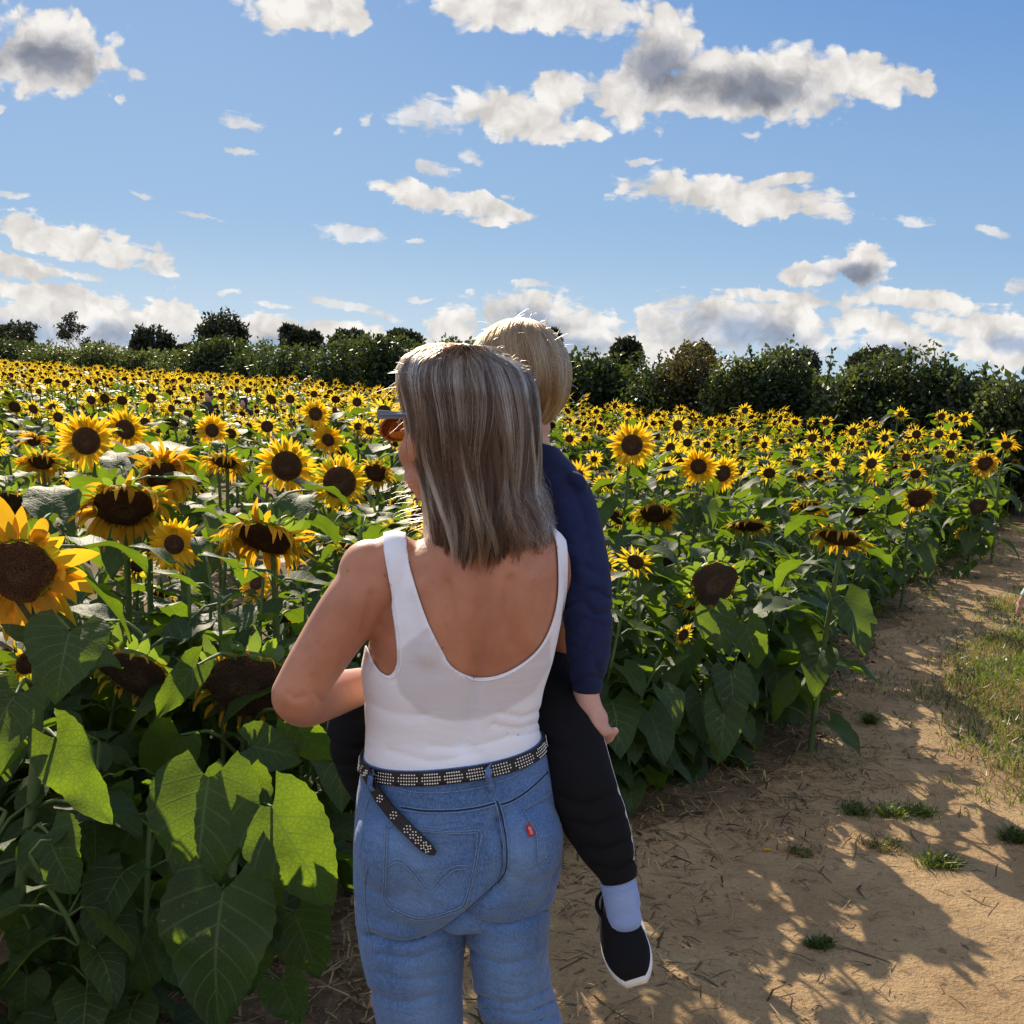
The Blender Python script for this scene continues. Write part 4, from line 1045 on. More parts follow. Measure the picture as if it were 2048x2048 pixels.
# weed tufts on the path, one by one
def weed(px, py, wpx, label, dryw=False, h=.05):
    g = G(px, py); root = empty('weed_tuft', (g[0], g[1], ground_z(g[0], g[1]))); w = wpx / F * g[1] / 2
    n = 420; cc_ = rg.uniform(-.9, .9, (9, 2)); ci = rg.integers(9, size=n); q = (cc_[ci] * (1, .55) + rg.normal(0, .16, (n, 2)) * (1 + (ci % 3)[:, None] * .6)) * (w, w * .9)
    V, Fc = blades(q, rg.uniform(.4, 1.1, n) * h, rg, .004, 1.8, np.zeros(n)); make_obj('blades', V, Fc, None, None, M_STRAW if dryw else M_GRASS, root, False)
    ci = rg.integers(9, size=160); q = (cc_[ci] * (1, .55) + rg.normal(0, .15, (160, 2))) * (w, w * .9); Pc = np.stack([q[:, 0], q[:, 1], rg.uniform(.006, h * .8, 160)], -1)
    V, Fc = leaf_cloud(Pc, .016, rg, .4, .55); make_obj('leaves', V, Fc, None, None, M_GRASS, root, False)
    tag(root, label, 'weed', 'weeds growing on the sandy path')
weed(1745, 1628, 95, 'left half of the long green weed mat across the path')
weed(1822, 1628, 90, 'right half of the long green weed mat across the path')
weed(1885, 1738, 80, 'green weed tuft on sunlit sand below the long weed mat')
weed(1780, 1700, 90, 'flat dry straw coloured weed left of the green tuft on sunlit sand', True, .03)
weed(1645, 1888, 50, 'small round weed tuft in the shadow pattern near the bottom', False, .035)
weed(1740, 1450, 22, 'tiny upright green seedling alone on the shaded path', False, .06)
weed(1600, 1706, 60, 'dry brownish weed at the edge of the big shadow', True, .03)
weed(2030, 1690, 60, 'bushy weed at the right edge of the photo', False, .06)
# fallen yellow petals
for (px, py, lab) in ((1317, 1611, 'fallen yellow petal on the shaded litter right of the child\'s leg'), (1527, 1703, 'small pale fallen petal on the shaded path')):
    g = G(px, py); pm_ = MB(); add_petal(pm_, (0, 0, 0), (1, .2, .15), (0, 0, 1), .035, .012, rg, 5, .15, 0)
    o = pm_.build('fallen_petal', M_PETAL_OLD if 'pale' in lab else M_PETAL, None, True, (g[0], g[1], float(ground_z(g[0], g[1])) + .016)); tag(o, lab, 'petal', 'fallen petals')
# ------------------------------------------------------------------ people
def ellipsoid(mb, c, r, ax=None, seg=20, rings=12):
    th = np.linspace(0, math.pi, rings + 1)[1:-1]; ph = np.arange(seg) * 2 * math.pi / seg
    pts = [(0, 0, 1)] + [(math.sin(t) * math.cos(p), math.sin(t) * math.sin(p), math.cos(t)) for t in th for p in ph] + [(0, 0, -1)]
    V = np.array(pts) * r
    if ax is not None: V = V @ np.array(ax)      # rows: directions of the local axes
    n = len(pts)
    Fc = [(0, 1 + j, 1 + (j + 1) % seg) for j in range(seg)]
    for i in range(rings - 2):
        for j in range(seg):
            Fc.append((1 + i * seg + j, 1 + (i + 1) * seg + j, 1 + (i + 1) * seg + (j + 1) % seg, 1 + i * seg + (j + 1) % seg))
    b = 1 + (rings - 2) * seg
    Fc += [(b + j, n - 1, b + (j + 1) % seg) for j in range(seg)]
    mb.add(V + np.asarray(c), Fc)
def limb(mb, pts, rad, n=24, seg=18):
    """Tapered limb through joints, rounded ends."""
    pts = np.asarray(pts, float)
    S = spline(pts, n); Rr = np.interp(np.linspace(0, len(rad) - 1, n), range(len(rad)), rad)
    d0, d1 = nrm(S[0] - S[1]), nrm(S[-1] - S[-2]); cap0, cap1, c0r, c1r = [], [], [], []
    for t in (0.97, 0.8, 0.5, 0.2):
        cap0.append(S[0] + d0 * Rr[0] * t * .8); c0r.append(Rr[0] * math.sqrt(1 - t * t))
    for t in (0.2, 0.5, 0.8, 0.97):
        cap1.append(S[-1] + d1 * Rr[-1] * t * .8); c1r.append(Rr[-1] * math.sqrt(1 - t * t))
    mb.add(*tube(np.vstack([cap0, S, cap1]), np.concatenate([c0r, Rr, c1r]), seg)[:2])
def ring_loft(mb, rings, seg=40, p=2.2):
    """rings: (L, R, half depth front, half depth back) with L, R world points of the side silhouette."""
    V = []; th = np.arange(seg) * 2 * math.pi / seg
    for (L, Rr, df, db) in rings:
        L, Rr = np.asarray(L), np.asarray(Rr); c = (L + Rr) / 2; a = (Rr - L) / 2; an = nrm(a)
        dv = nrm(np.cross((0, 0, 1), an))        # away from the camera
        co, si = np.cos(th), np.sin(th)
        cc = np.sign(co) * np.abs(co) ** (2 / p); ss = np.sign(si) * np.abs(si) ** (2 / p)
        dd = np.where(si > 0, df, db)
        V.append(c + cc[:, None] * a + (ss * dd)[:, None] * dv)
    n = len(rings); V = np.concatenate(V)
    mb.add(V, grid_faces(n, seg, True) + [tuple(range(seg - 1, -1, -1)), tuple((n - 1) * seg + k for k in range(seg))])
def fuse(mb, voxel, smooth=8, factor=0.5):
    """One continuous surface out of overlapping closed pieces."""
    V, Fc, _u, _m = mb.arrays()
    o = make_obj('fuse', V, Fc)
    md = o.modifiers.new('r', 'REMESH'); md.mode = 'VOXEL'; md.voxel_size = voxel; md.adaptivity = 0
    sm = o.modifiers.new('s', 'SMOOTH'); sm.factor = factor; sm.iterations = smooth
    dg = bpy.context.evaluated_depsgraph_get(); ev = o.evaluated_get(dg); me = ev.to_mesh()
    nv = len(me.vertices); A = np.empty(nv * 3, np.float32); me.vertices.foreach_get('co', A)
    nl = len(me.loops); Lp = np.empty(nl, np.int32); me.loops.foreach_get('vertex_index', Lp)
    ls = np.empty(len(me.polygons), np.int32); me.polygons.foreach_get('loop_total', ls)
    ev.to_mesh_clear(); bpy.data.objects.remove(o)
    out, k = [], 0
    if np.all(ls == 4): Q = Lp.reshape(-1, 4); T = np.concatenate([Q[:, [0, 1, 2]], Q[:, [0, 2, 3]]])
    else:
        for n_ in ls:
            for z in range(1, n_ - 1): out.append((Lp[k], Lp[k + z], Lp[k + z + 1]))
            k += n_
        T = np.array(out)
    return A.reshape(-1, 3).astype(float), T.astype(np.int64)
def vnormals(V, T):
    fn = np.cross(V[T[:, 1]] - V[T[:, 0]], V[T[:, 2]] - V[T[:, 0]]); N = np.zeros_like(V)
    for k in range(3): np.add.at(N, T[:, k], fn)
    return N / (np.linalg.norm(N, axis=1)[:, None] + 1e-12)
def clip(V, T, f, attrs=()):
    """Keeps the part of the triangle mesh where f > 0, cutting triangles exactly on f = 0."""
    V, T, f = np.asarray(V), np.asarray(T), np.asarray(f, float)
    f = np.where(np.abs(f) < 1e-7, 1e-7, f); pos = f[T] > 0; cnt = pos.sum(1)
    keep = T[cnt == 3].tolist(); nv = list(V); new = {}
    na = [list(a) for a in attrs]
    def cut(i, j):
        key = (i, j) if i < j else (j, i)
        if key not in new:
            t = f[i] / (f[i] - f[j]); new[key] = len(nv); nv.append(V[i] + (V[j] - V[i]) * t)
            for q, a in enumerate(attrs): na[q].append(a[i] + (a[j] - a[i]) * t)
        return new[key]
    for (a, b, c), p in zip(T[(cnt > 0) & (cnt < 3)], pos[(cnt > 0) & (cnt < 3)]):
        for _ in range(3):
            if (p.sum() == 1 and p[0]) or (p.sum() == 2 and not p[0]): break
            a, b, c = b, c, a; p = np.roll(p, -1)
        if p[0]: keep.append((a, cut(a, b), cut(a, c)))
        else:
            ab, ac = cut(a, b), cut(a, c); keep.append((ab, b, c)); keep.append((ab, c, ac))
    K = np.array(keep); nv = np.array(nv)
    used = np.unique(K); mp = np.full(len(nv), -1); mp[used] = np.arange(len(used))
    res = [nv[used], mp[K]]
    for a in na: res.append(np.array(a)[used])
    return res
def keep_main(V, T, *attrs):
    par = list(range(len(V)))
    def fd(a):
        while par[a] != a: par[a] = par[par[a]]; a = par[a]
        return a
    for a, b, c in T.tolist():
        ra, rb_, rc = fd(a), fd(b), fd(c); par[rb_] = ra; par[rc] = ra
    lab = np.array([fd(k) for k in range(len(V))]); u_, cn_ = np.unique(lab, return_counts=True); m_ = u_[np.argmax(cn_)]
    kv = np.where(lab == m_)[0]; mp = np.full(len(V), -1); mp[kv] = np.arange(len(kv)); TT = mp[T]; TT = TT[(TT >= 0).all(1)]
    return [V[kv], TT] + [np.asarray(a)[kv] for a in attrs]
def poly_sd(px, poly, smooth=True):
    """Signed distance (positive inside) of photograph points to a closed outline."""
    q = np.asarray(poly, float)
    if smooth: q = spline(np.vstack([q, q[:1]]), len(q) * 6)[:-1]
    a, b = q, np.roll(q, -1, 0); best = np.full(len(px), 1e9); ins = np.zeros(len(px), bool)
    for (x0, y0), (x1, y1) in zip(a, b):
        e = np.array([x1 - x0, y1 - y0]); w = px - (x0, y0)
        t = np.clip((w @ e) / (e @ e + 1e-9), 0, 1); d = np.hypot(*(w - t[:, None] * e).T); best = np.minimum(best, d)
        cr = ((y0 <= px[:, 1]) != (y1 <= px[:, 1]))
        if cr.any(): ins ^= cr & (px[:, 0] < x0 + (px[:, 1] - y0) / (y1 - y0 + 1e-12) * e[0])
    return np.where(ins, best, -best)
def line_d(px, line, n=30):
    q = spline(line, n) if len(line) > 2 else np.asarray(line, float); best = np.full(len(px), 1e9)
    for p0, p1 in zip(q[:-1], q[1:]):
        e = p1 - p0; w = px - p0; t = np.clip((w @ e) / (e @ e + 1e-9), 0, 1); best = np.minimum(best, np.hypot(*(w - t[:, None] * e).T))
    return best
def seg_d(V, a, b):
    a, b = np.asarray(a), np.asarray(b); e = b - a; t = np.clip(((V - a) @ e) / (e @ e), 0, 1); return np.linalg.norm(V - a - t[:, None] * e, axis=1)
def sheet(name, V, T, mat, parent, thick=0.0, attr=None, uv=None):
    o = make_obj(name, V, np.asarray(T), uv, None, mat, parent)
    if thick:
        md = o.modifiers.new('t', 'SOLIDIFY'); md.thickness = thick; md.offset = 1.0
    if attr is not None:
        a = o.data.attributes.new('mask', 'FLOAT', 'POINT'); a.data.foreach_set('value', np.asarray(attr, np.float32))
    return o

def head_bits(mb, C, fwd, s=1.0, neck_to=None, child=False):
    """Skull, face, ears and neck; C the head's centre, fwd the way it looks."""
    f = nrm(fwd); l = nrm(np.cross((0, 0, 1), f)); u = np.cross(f, l); ax = (f, l, u)
    A = lambda x, y, z: np.asarray(C) + (f * x + l * y + u * z) * s
    e = lambda c, r: ellipsoid(mb, A(*c), np.array(r) * s, ax)
    e((-.015, 0, .03), (.095, .075, .085)); e((.02, 0, -.03), (.07, .062, .085)); e((.042, 0, -.092), (.038, .040, .028))
    for y in (-1, 1):
        e((.045, .036 * y, -.035), (.032, .030, .032)); e((-.005, .075 * y, -.02), (.019, .008, .031)); e((.02, .045 * y, -.075), (.045, .018, .022))
    e((.088, 0, -.032), (.018, .012, .014)); e((.080, 0, -.010), (.014, .008, .026)); e((.074, 0, .012), (.018, .048, .012))
    e((.080, 0, -.064), (.011, .024, .007)); e((.078, 0, -.074), (.011, .020, .007))
    if neck_to is not None: limb(mb, [A(-.02, 0, -.04), (A(-.02, 0, -.04) + neck_to) / 2 + A(-.004, 0, 0) * 0, neck_to], [.056 * s, .052 * s, .058 * s], 10)
    return A, ax
def hand(mb, W_, d, palm_n, s=1.0, curl=0.6, thumb=1):
    """Palm and five separate bent fingers; W_ wrist, d pointing to the fingers, palm_n out of the palm."""
    d = nrm(d); pn = nrm(palm_n - d * np.dot(palm_n, d)); sd = np.cross(d, pn) * thumb; W_ = np.asarray(W_, float)
    ellipsoid(mb, W_ + d * .045 * s, np.array([.048, .040, .015]) * s, (d, sd, pn))
    for k, (off, L, w) in enumerate(((.030, .068, .0085), (.0105, .076, .009), (-.0095, .071, .0085), (-.029, .056, .0078))):
        p = W_ + d * .082 * s + sd * off * s; pts = [p - d * .02 * s, p]; dd = nrm(d + sd * off * 1.5)
        for j, fr in enumerate((.45, .32, .23)):
            an = curl * (.5 + .5 * j); dd = nrm(dd * math.cos(an) + pn * math.sin(an)); pn2 = pn
            pts.append(pts[-1] + dd * L * fr * s)
        limb(mb, pts, [w * s] * 3 + [w * .85 * s, w * .75 * s], 14, 10)
    p = W_ + d * .02 * s + sd * .030 * s
    limb(mb, [p, p + (d * .5 + sd * .8 + pn * .2) * .032 * s, p + (d * 1.3 + sd * 1.0 + pn * .7) * .040 * s, p + (d * 1.9 + sd * .85 + pn * 1.1) * .042 * s], [.013 * s, .0115 * s, .010 * s, .008 * s], 12, 10)

# materials
def skin_mat(name, c, c2):
    m, n = material(name)
    oc = n.n('ShaderNodeTexCoord').outputs['Object']
    f = n.smooth(n.noise(oc, 9.0, 4, 0.6), 0.35, 0.65)
    cc = n.mix(f, c, c2)
    fr = n.smooth(n.noise(oc, 170.0, 2, 0.5), 0.63, 0.70)
    cc = n.mix(n.m('MULTIPLY', fr, n.m('MULTIPLY', n.smooth(n.noise(oc, 22.0, 2, .5), .45, .65), .30)), cc, tuple(x * .45 for x in c))
    vor = n.n('ShaderNodeTexVoronoi', feature='F1', ins={'Vector': oc, 'Scale': 19.0}).outputs['Distance']
    cc = n.mix(n.m('MULTIPLY', n.m('SUBTRACT', 1.0, n.smooth(vor, 0.035, 0.06)), .55), cc, (0.12, 0.045, 0.03))
    bp = n.n('ShaderNodeBump', ins={'Strength': 0.12, 'Distance': 0.002, 'Height': n.noise(oc, 260.0, 3, 0.6)}).outputs[0]
    pb = n.n('ShaderNodeBsdfPrincipled', ins={'Base Color': cc, 'Roughness': 0.48, 'Specular IOR Level': 0.4, 'Normal': bp, 'Subsurface Weight': 0.15})
    pb.inputs['Subsurface Radius'].default_value = (0.02, 0.007, 0.004); pb.inputs['Subsurface Scale'].default_value = 1.0
    pb.inputs['Sheen Weight'].default_value = 0.12
    n.n('ShaderNodeOutputMaterial', ins={0: pb.outputs[0]})
    return m
M_SKIN = skin_mat('tanned_skin', (0.50, 0.215, 0.115), (0.40, 0.155, 0.080))
M_SKIN_C = skin_mat('fair_skin', (0.60, 0.33, 0.235), (0.52, 0.27, 0.19))
def cloth(name, c, rough=0.85, weave=900.0, wr=0.35, sheen=0.2, c2=None, wscale=(5., 5., 12.), trans=0.0):
    m, n = material(name)
    oc = n.n('ShaderNodeTexCoord').outputs['Object']
    w1 = n.noise(n.v('MULTIPLY', oc, wscale), 1.6, 4, 0.55, 0.6)
    cc = n.mix(n.smooth(n.noise(oc, 14.0, 4, .6), .3, .7), c, c2 or tuple(x * .88 for x in c))
    wv = n.noise(oc, weave, 2, 0.5)
    bp = n.n('ShaderNodeBump', ins={'Strength': wr, 'Distance': 0.02, 'Height': n.m('MULTIPLY_ADD', wv, 0.03, w1)}).outputs[0]
    pb = n.n('ShaderNodeBsdfPrincipled', ins={'Base Color': cc, 'Roughness': rough, 'Specular IOR Level': 0.25, 'Normal': bp})
    pb.inputs['Sheen Weight'].default_value = sheen
    n.n('ShaderNodeOutputMaterial', ins={0: pb.outputs[0]})
    return m
m, n = material('white_cotton')
oc = n.n('ShaderNodeTexCoord').outputs['Object']
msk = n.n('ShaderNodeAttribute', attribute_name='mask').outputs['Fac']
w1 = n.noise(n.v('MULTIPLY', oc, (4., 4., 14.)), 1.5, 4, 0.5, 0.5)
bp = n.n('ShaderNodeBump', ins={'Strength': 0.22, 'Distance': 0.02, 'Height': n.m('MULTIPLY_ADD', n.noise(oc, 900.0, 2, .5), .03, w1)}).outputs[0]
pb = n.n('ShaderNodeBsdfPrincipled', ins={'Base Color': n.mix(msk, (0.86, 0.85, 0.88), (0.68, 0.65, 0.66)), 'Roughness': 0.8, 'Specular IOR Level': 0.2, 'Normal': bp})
pb.inputs['Sheen Weight'].default_value = 0.15
n.n('ShaderNodeOutputMaterial', ins={0: pb.outputs[0]})
M_TOP = m
m, n = material('denim')
oc = n.n('ShaderNodeTexCoord').outputs['Object']
msk = n.n('ShaderNodeAttribute', attribute_name='mask').outputs['Fac']
tw = n.noise(n.v('MULTIPLY', oc, (1., 1., .25)), 700.0, 2, 0.6); tw2 = n.noise(n.v('MULTIPLY', oc, (1., 1., .16)), 60.0, 4, 0.7)
big_ = n.smooth(n.noise(oc, 7.0, 4, 0.6), .3, .7)
cc = n.mix(big_, (0.032, 0.090, 0.232), (0.080, 0.162, 0.335))
cc = n.mix(n.m('MULTIPLY', msk, 0.75), cc, (0.19, 0.32, 0.52))
cc = n.mix(n.m('MULTIPLY', n.smooth(tw, .4, .6), .30), cc, (0.24, 0.36, 0.55))
cc = n.mix(n.m('MULTIPLY', n.smooth(tw2, .5, .75), .25), cc, (0.020, 0.045, 0.11))
w1 = n.noise(n.v('MULTIPLY', oc, (4., 4., 11.)), 2.0, 4, 0.55, 0.8)
bp = n.n('ShaderNodeBump', ins={'Strength': 0.6, 'Distance': 0.02, 'Height': n.m('MULTIPLY_ADD', tw, .03, w1)}).outputs[0]
pb = n.n('ShaderNodeBsdfPrincipled', ins={'Base Color': cc, 'Roughness': 0.85, 'Specular IOR Level': 0.2, 'Normal': bp})
pb.inputs['Sheen Weight'].default_value = 0.2
n.n('ShaderNodeOutputMaterial', ins={0: pb.outputs[0]})
M_DENIM = m
M_THREAD = plain('pale_thread', (0.22, 0.32, 0.47), 0.9, 0.1, 300, 0.4)
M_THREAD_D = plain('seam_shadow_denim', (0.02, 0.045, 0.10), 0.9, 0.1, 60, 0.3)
M_BLACK = cloth('black_jersey', (0.006, 0.0055, 0.0065), 0.95, sheen=0.0, wr=0.5)
M_NAVY = cloth('navy_jersey', (0.012, 0.019, 0.068), 0.85, sheen=0.05, wr=0.45, c2=(0.009, 0.014, 0.052))
M_LEATHER = plain('black_leather', (0.014, 0.012, 0.011), 0.5, 0.4, 40, 0.4, 0.3, 200)
M_STUD = plain('steel_stud', (0.80, 0.76, 0.68), 0.3, 0.5, metal=1.0)
M_SOCK = cloth('pale_blue_sock', (0.27, 0.36, 0.60), 0.9, wr=0.2)
M_RUBBER = plain('white_rubber', (0.75, 0.73, 0.70), 0.6, 0.3, 30, 0.15)

# hair
def hair_mat(name, ramp, tint=(1, 1, 1), rough=0.32):
    m, n = material(name)
    a = n.n('ShaderNodeAttribute', attribute_name='tone').outputs['Fac']
    c = n.ramp(a, ramp)
    hi = n.n('ShaderNodeHairInfo')
    rv = n.m('MULTIPLY_ADD', hi.outputs['Random'], 0.9, 0.5)
    root = n.smooth(hi.outputs['Intercept'], 0.02, 0.45)
    c = n.mix(root, n.mix(0.75, c, ramp[0][1]), c)
    c = n.n('ShaderNodeVectorMath', operation='SCALE', ins={0: c, 'Scale': rv}).outputs[0]
    h = n.n('ShaderNodeBsdfHairPrincipled', model='CHIANG', parametrization='COLOR', ins={'Color': c, 'Roughness': rough, 'Radial Roughness': 0.45, 'Coat': 0.1})
    n.n('ShaderNodeOutputMaterial', ins={0: h.outputs[0]})
    return m
M_HAIR = hair_mat('highlighted_hair', [(0.0, (0.026, 0.013, 0.008)), (0.3, (0.060, 0.034, 0.021)), (0.55, (0.13, 0.086, 0.056)), (0.75, (0.28, 0.21, 0.145)), (1.0, (0.56, 0.46, 0.34))])
M_HAIR_C = hair_mat('blond_hair', [(0.0, (0.10, 0.045, 0.018)), (0.5, (0.24, 0.125, 0.050)), (1.0, (0.50, 0.31, 0.15))])
M_HAIRBASE = plain('hair_underlayer', (0.10, 0.065, 0.045), 0.8, 0.2, 60, 0.5, 0.6, 120)
M_HAIRBASE_C = plain('blond_underlayer', (0.32, 0.21, 0.12), 0.8, 0.2, 60, 0.4, 0.6, 120)
def strands(name, S, tone, mat, parent, r0=0.00042, r1=0.00012):
    """S: (n strands, k points, 3)"""
    n_, k_, _ = S.shape
    hc = bpy.data.hair_curves.new(name)
    hc.add_curves([k_] * n_)
    hc.attributes['position'].data.foreach_set('vector', S.astype(np.float32).ravel())
    if 'radius' not in hc.attributes: hc.attributes.new('radius', 'FLOAT', 'POINT')
    rr = np.tile(np.linspace(0, 1, k_) ** 2, n_); hc.attributes['radius'].data.foreach_set('value', (r0 + (r1 - r0) * rr).astype(np.float32))
    a = hc.attributes.new('tone', 'FLOAT', 'CURVE'); a.data.foreach_set('value', tone.astype(np.float32))
    hc.materials.append(mat)
    o = bpy.data.objects.new(name, hc); col.objects.link(o)
    if parent is not None: o.parent = parent
    return o

def hit(px, py, off=0.001, tree=None):
    d = Vector(nrm(ray(px, py))); h = (bvh if tree is None else tree).ray_cast(Vector(CAM), d)
    if h[0] is None: return None
    nn = h[1] if h[1].dot(d) < 0 else -h[1]
    return np.array(h[0] + nn * off), np.array(nn)
# ================================================================== the woman
YW = 1.62
def LRr(l, r_, df, db, Y=YW): return (P(l[0], l[1], Y), P(r_[0], r_[1], Y), df, db)
wb = MB()
ring_loft(wb, [LRr((905, 1010), (985, 1003), .045, .05, 1.64), LRr((890, 1050), (1005, 1040), .055, .06, 1.63), LRr((838, 1082), (1068, 1058), .07, .07), LRr((785, 1112), (1108, 1082), .085, .082), LRr((765, 1165), (1122, 1130), .10, .092), LRr((748, 1225), (1122, 1190), .115, .100),
               LRr((738, 1285), (1116, 1245), .125, .102), LRr((728, 1335), (1100, 1320), .12, .098), LRr((735, 1395), (1082, 1375), .105, .092), LRr((738, 1455), (1071, 1440), .098, .088), LRr((735, 1515), (1078, 1485), .105, .098),
               LRr((722, 1590), (1105, 1555), .11, .108), LRr((716, 1680), (1121, 1640), .112, .116), LRr((716, 1760), (1114, 1735), .105, .112), LRr((722, 1822), (1098, 1800), .085, .085)], 48)
# thighs, knees, calves, feet
def leg(xl, xr, foot, knee_dx, Yk):
    rg_ = [LRr(xl[i], xr[i], d, d) for i, d in enumerate((.085, .088, .085, .080, .072, .066))]
    l5, r5 = P(*xl[-1], YW), P(*xr[-1], YW); c = (l5 + r5) / 2; c = c.copy()
    hw = np.linalg.norm(r5 - l5) / 2
    def rr(dx, dy, z, w, d): q = np.array([c[0] + dx, c[1] + dy, z]); return (q - (w, 0, 0), q + (w, 0, 0), d, d)
    rg_ += [rr(knee_dx * .5, .0, c[2] - .05, hw * .94, .062), rr(knee_dx, .01, .42, .052, .056), rr(knee_dx * 1.2, -.02, .30, .052, .060), rr(knee_dx * 1.3, -.015, .17, .038, .042), rr(knee_dx * 1.4, 0, .085, .033, .037), rr(knee_dx * 1.4, .0, .06, .034, .04)]
    ring_loft(wb, rg_, 32, 2.05)
    a = np.array([c[0] + knee_dx * 1.4, c[1], .0])
    limb(wb, [a + (0, -.035, .035), a + (0, .03, .045), a + (foot * .02, .12, .032), a + (foot * .03, .17, .022)], [.032, .038, .036, .022], 14)
    return a
aL = leg([(722, 1745), (718, 1800), (722, 1850), (731, 1905), (748, 1975), (764, 2048)], [(925, 1745), (929, 1800), (929, 1850), (921, 1905), (917, 1975), (919, 2048)], -1, .0, 0)
aR = leg([(925, 1745), (930, 1800), (936, 1850), (947, 1905), (955, 1975), (975, 2048)], [(1108, 1745), (1098, 1800), (1091, 1850), (1088, 1905), (1097, 1975), (1118, 2048)], 1, .02, 0)
ax0 = np.eye(3)
ellipsoid(wb, P(820, 1690, 1.565), (.085, .062, .085)); ellipsoid(wb, P(1020, 1680, 1.565), (.080, .062, .085))
ellipsoid(wb, P(835, 1745, 1.575), (.075, .060, .070)); ellipsoid(wb, P(1012, 1735, 1.575), (.072, .060, .070))
for px in (850, 1000): ellipsoid(wb, P(px, 1270, 1.73), (.062, .055, .062))
# left arm (viewer's left): shoulder, elbow out to the side, forearm forward under the child's leg
sh, el, wr = P(757, 1160, 1.60), P(592, 1392, 1.53), P(742, 1368, 1.76)
limb(wb, [P(800, 1130, 1.61), sh, P(700, 1222, 1.575), P(635, 1320, 1.55), el], [.055, .056, .050, .044, .040], 30)
ellipsoid(wb, P(738, 1150, 1.60), (.050, .052, .058))
limb(wb, [el, P(612, 1402, 1.575), P(665, 1388, 1.66), wr, P(790, 1365, 1.86)], [.039, .042, .039, .030, .026], 26)
hand(wb, P(800, 1365, 1.87), (.75, .55, .1), (-.3, -.6, .9), .95, .35, 1)
# right arm, mostly hidden behind the child's sleeve
sh2, el2, wr2 = P(1082, 1122, 1.655), P(1122, 1300, 1.83), P(1020, 1370, 1.95)
limb(wb, [P(1055, 1105, 1.63), sh2, P(1100, 1210, 1.75), el2], [.050, .048, .040, .036], 24)
limb(wb, [el2, (el2 + wr2) / 2, wr2], [.038, .036, .026], 20)
hand(wb, wr2, (-.8, .2, .1), (0, -1, .2), .95, .4, -1)
# head looking away to the left
FW = np.array([-math.sin(R(40)), math.cos(R(40)), -.05]); HC = P(906, 862, 1.63)
AW, axw = head_bits(wb, HC, FW, 1.02, P(955, 1062, 1.62))
Vw, Tw = fuse(wb, 0.0052, 9)
Nw = vnormals(Vw, Tw); pxw = proj(Vw); dep = Vw[:, 1]; backside = Nw[:, 1] < 0.15
def groove(V, N, px, mask, line, amp, sig):
    d = line_d(px, line); V += N * (-(amp) * np.exp(-(d / sig) ** 2) * mask)[:, None]
bs = np.clip((0.3 - Nw[:, 1]) / 0.5, 0, 1)
for line, amp, sig in (([(968, 1115), (965, 1200), (955, 1300), (940, 1400), (925, 1490)], .011, 18), ([(850, 1180), (868, 1240), (858, 1300)], -.009, 24), ([(1060, 1160), (1050, 1220), (1055, 1280)], -.008, 24),
                       ([(893, 1170), (905, 1240), (895, 1305)], .0055, 12), ([(1022, 1160), (1018, 1230), (1025, 1290)], .0055, 12), ([(575, 1385), (590, 1398), (610, 1392)], .003, 6), ([(742, 1190), (735, 1230), (728, 1265)], .005, 8), ([(640, 1400), (628, 1378), (625, 1355)], .004, 6),
                       ([(993, 1640), (1004, 1700), (1000, 1755), (975, 1790), (935, 1828)], .012, 13), ([(740, 1868), (800, 1885), (865, 1870), (920, 1835)], .012, 10), ([(940, 1835), (1000, 1848), (1060, 1835), (1090, 1820)], .009, 9),
                       ([(760, 1905), (830, 1912), (900, 1880)], .006, 8), ([(955, 1990), (1030, 2003), (1100, 1972)], .006, 8), ([(975, 2014), (1040, 2024), (1110, 2000)], .005, 7), ([(960, 2040), (1040, 2046), (1110, 2030)], .004, 8),
                       ([(950, 1900), (1000, 1925), (1060, 1915)], .005, 8), ([(745, 1980), (800, 2000), (880, 1985)], .005, 8), ([(760, 1940), (820, 1955), (905, 1945)], .004, 8), ([(850, 1620), (860, 1660), (845, 1700)], .002, 14), ([(1010, 1735), (1050, 1760), (1095, 1750)], .003, 9),
                       ([(1000, 1425), (1040, 1432), (1075, 1420)], .0035, 6), ([(985, 1447), (1035, 1455), (1075, 1444)], .0035, 6), ([(1010, 1470), (1045, 1470), (1072, 1462)], .003, 5), ([(780, 1500), (870, 1522), (960, 1505)], .0025, 7), ([(860, 1490), (930, 1495), (1010, 1475)], .0022, 6),
                       ([(735, 1400), (790, 1425), (850, 1430)], .002, 9), ([(745, 1290), (752, 1310), (742, 1335)], .003, 6)):
    groove(Vw, Nw, pxw, bs, line, amp, sig)
Nw = vnormals(Vw, Tw); pxw = proj(Vw)
# the belt's plane through the waist silhouettes and the middle of the back
pl0, pl1, pl2 = P(738, 1518, YW), P(1075, 1483, YW), P(905, 1545, 1.528)
bn_ = nrm(np.cross(pl1 - pl0, pl2 - pl0)); bn_ = bn_ if bn_[2] > 0 else -bn_
hb_ = (Vw - pl0) @ bn_
arm_d = np.minimum.reduce([seg_d(Vw, el, wr) - .052, seg_d(Vw, wr, P(800, 1365, 1.87)) - .046, seg_d(Vw, P(650, 1300, 1.555), el) - .055, seg_d(Vw, P(695, 1230, 1.572), P(640, 1315, 1.55)) - .049, seg_d(Vw, P(800, 1365, 1.87), P(900, 1360, 1.98)) - .07,
                           seg_d(Vw, P(1108, 1235, 1.77), el2) - .046, seg_d(Vw, el2, wr2) - .052, seg_d(Vw, wr2, P(960, 1360, 1.99)) - .07])
def cv(q, k=5): return [tuple(p) for p in spline(q, len(q) * k)]
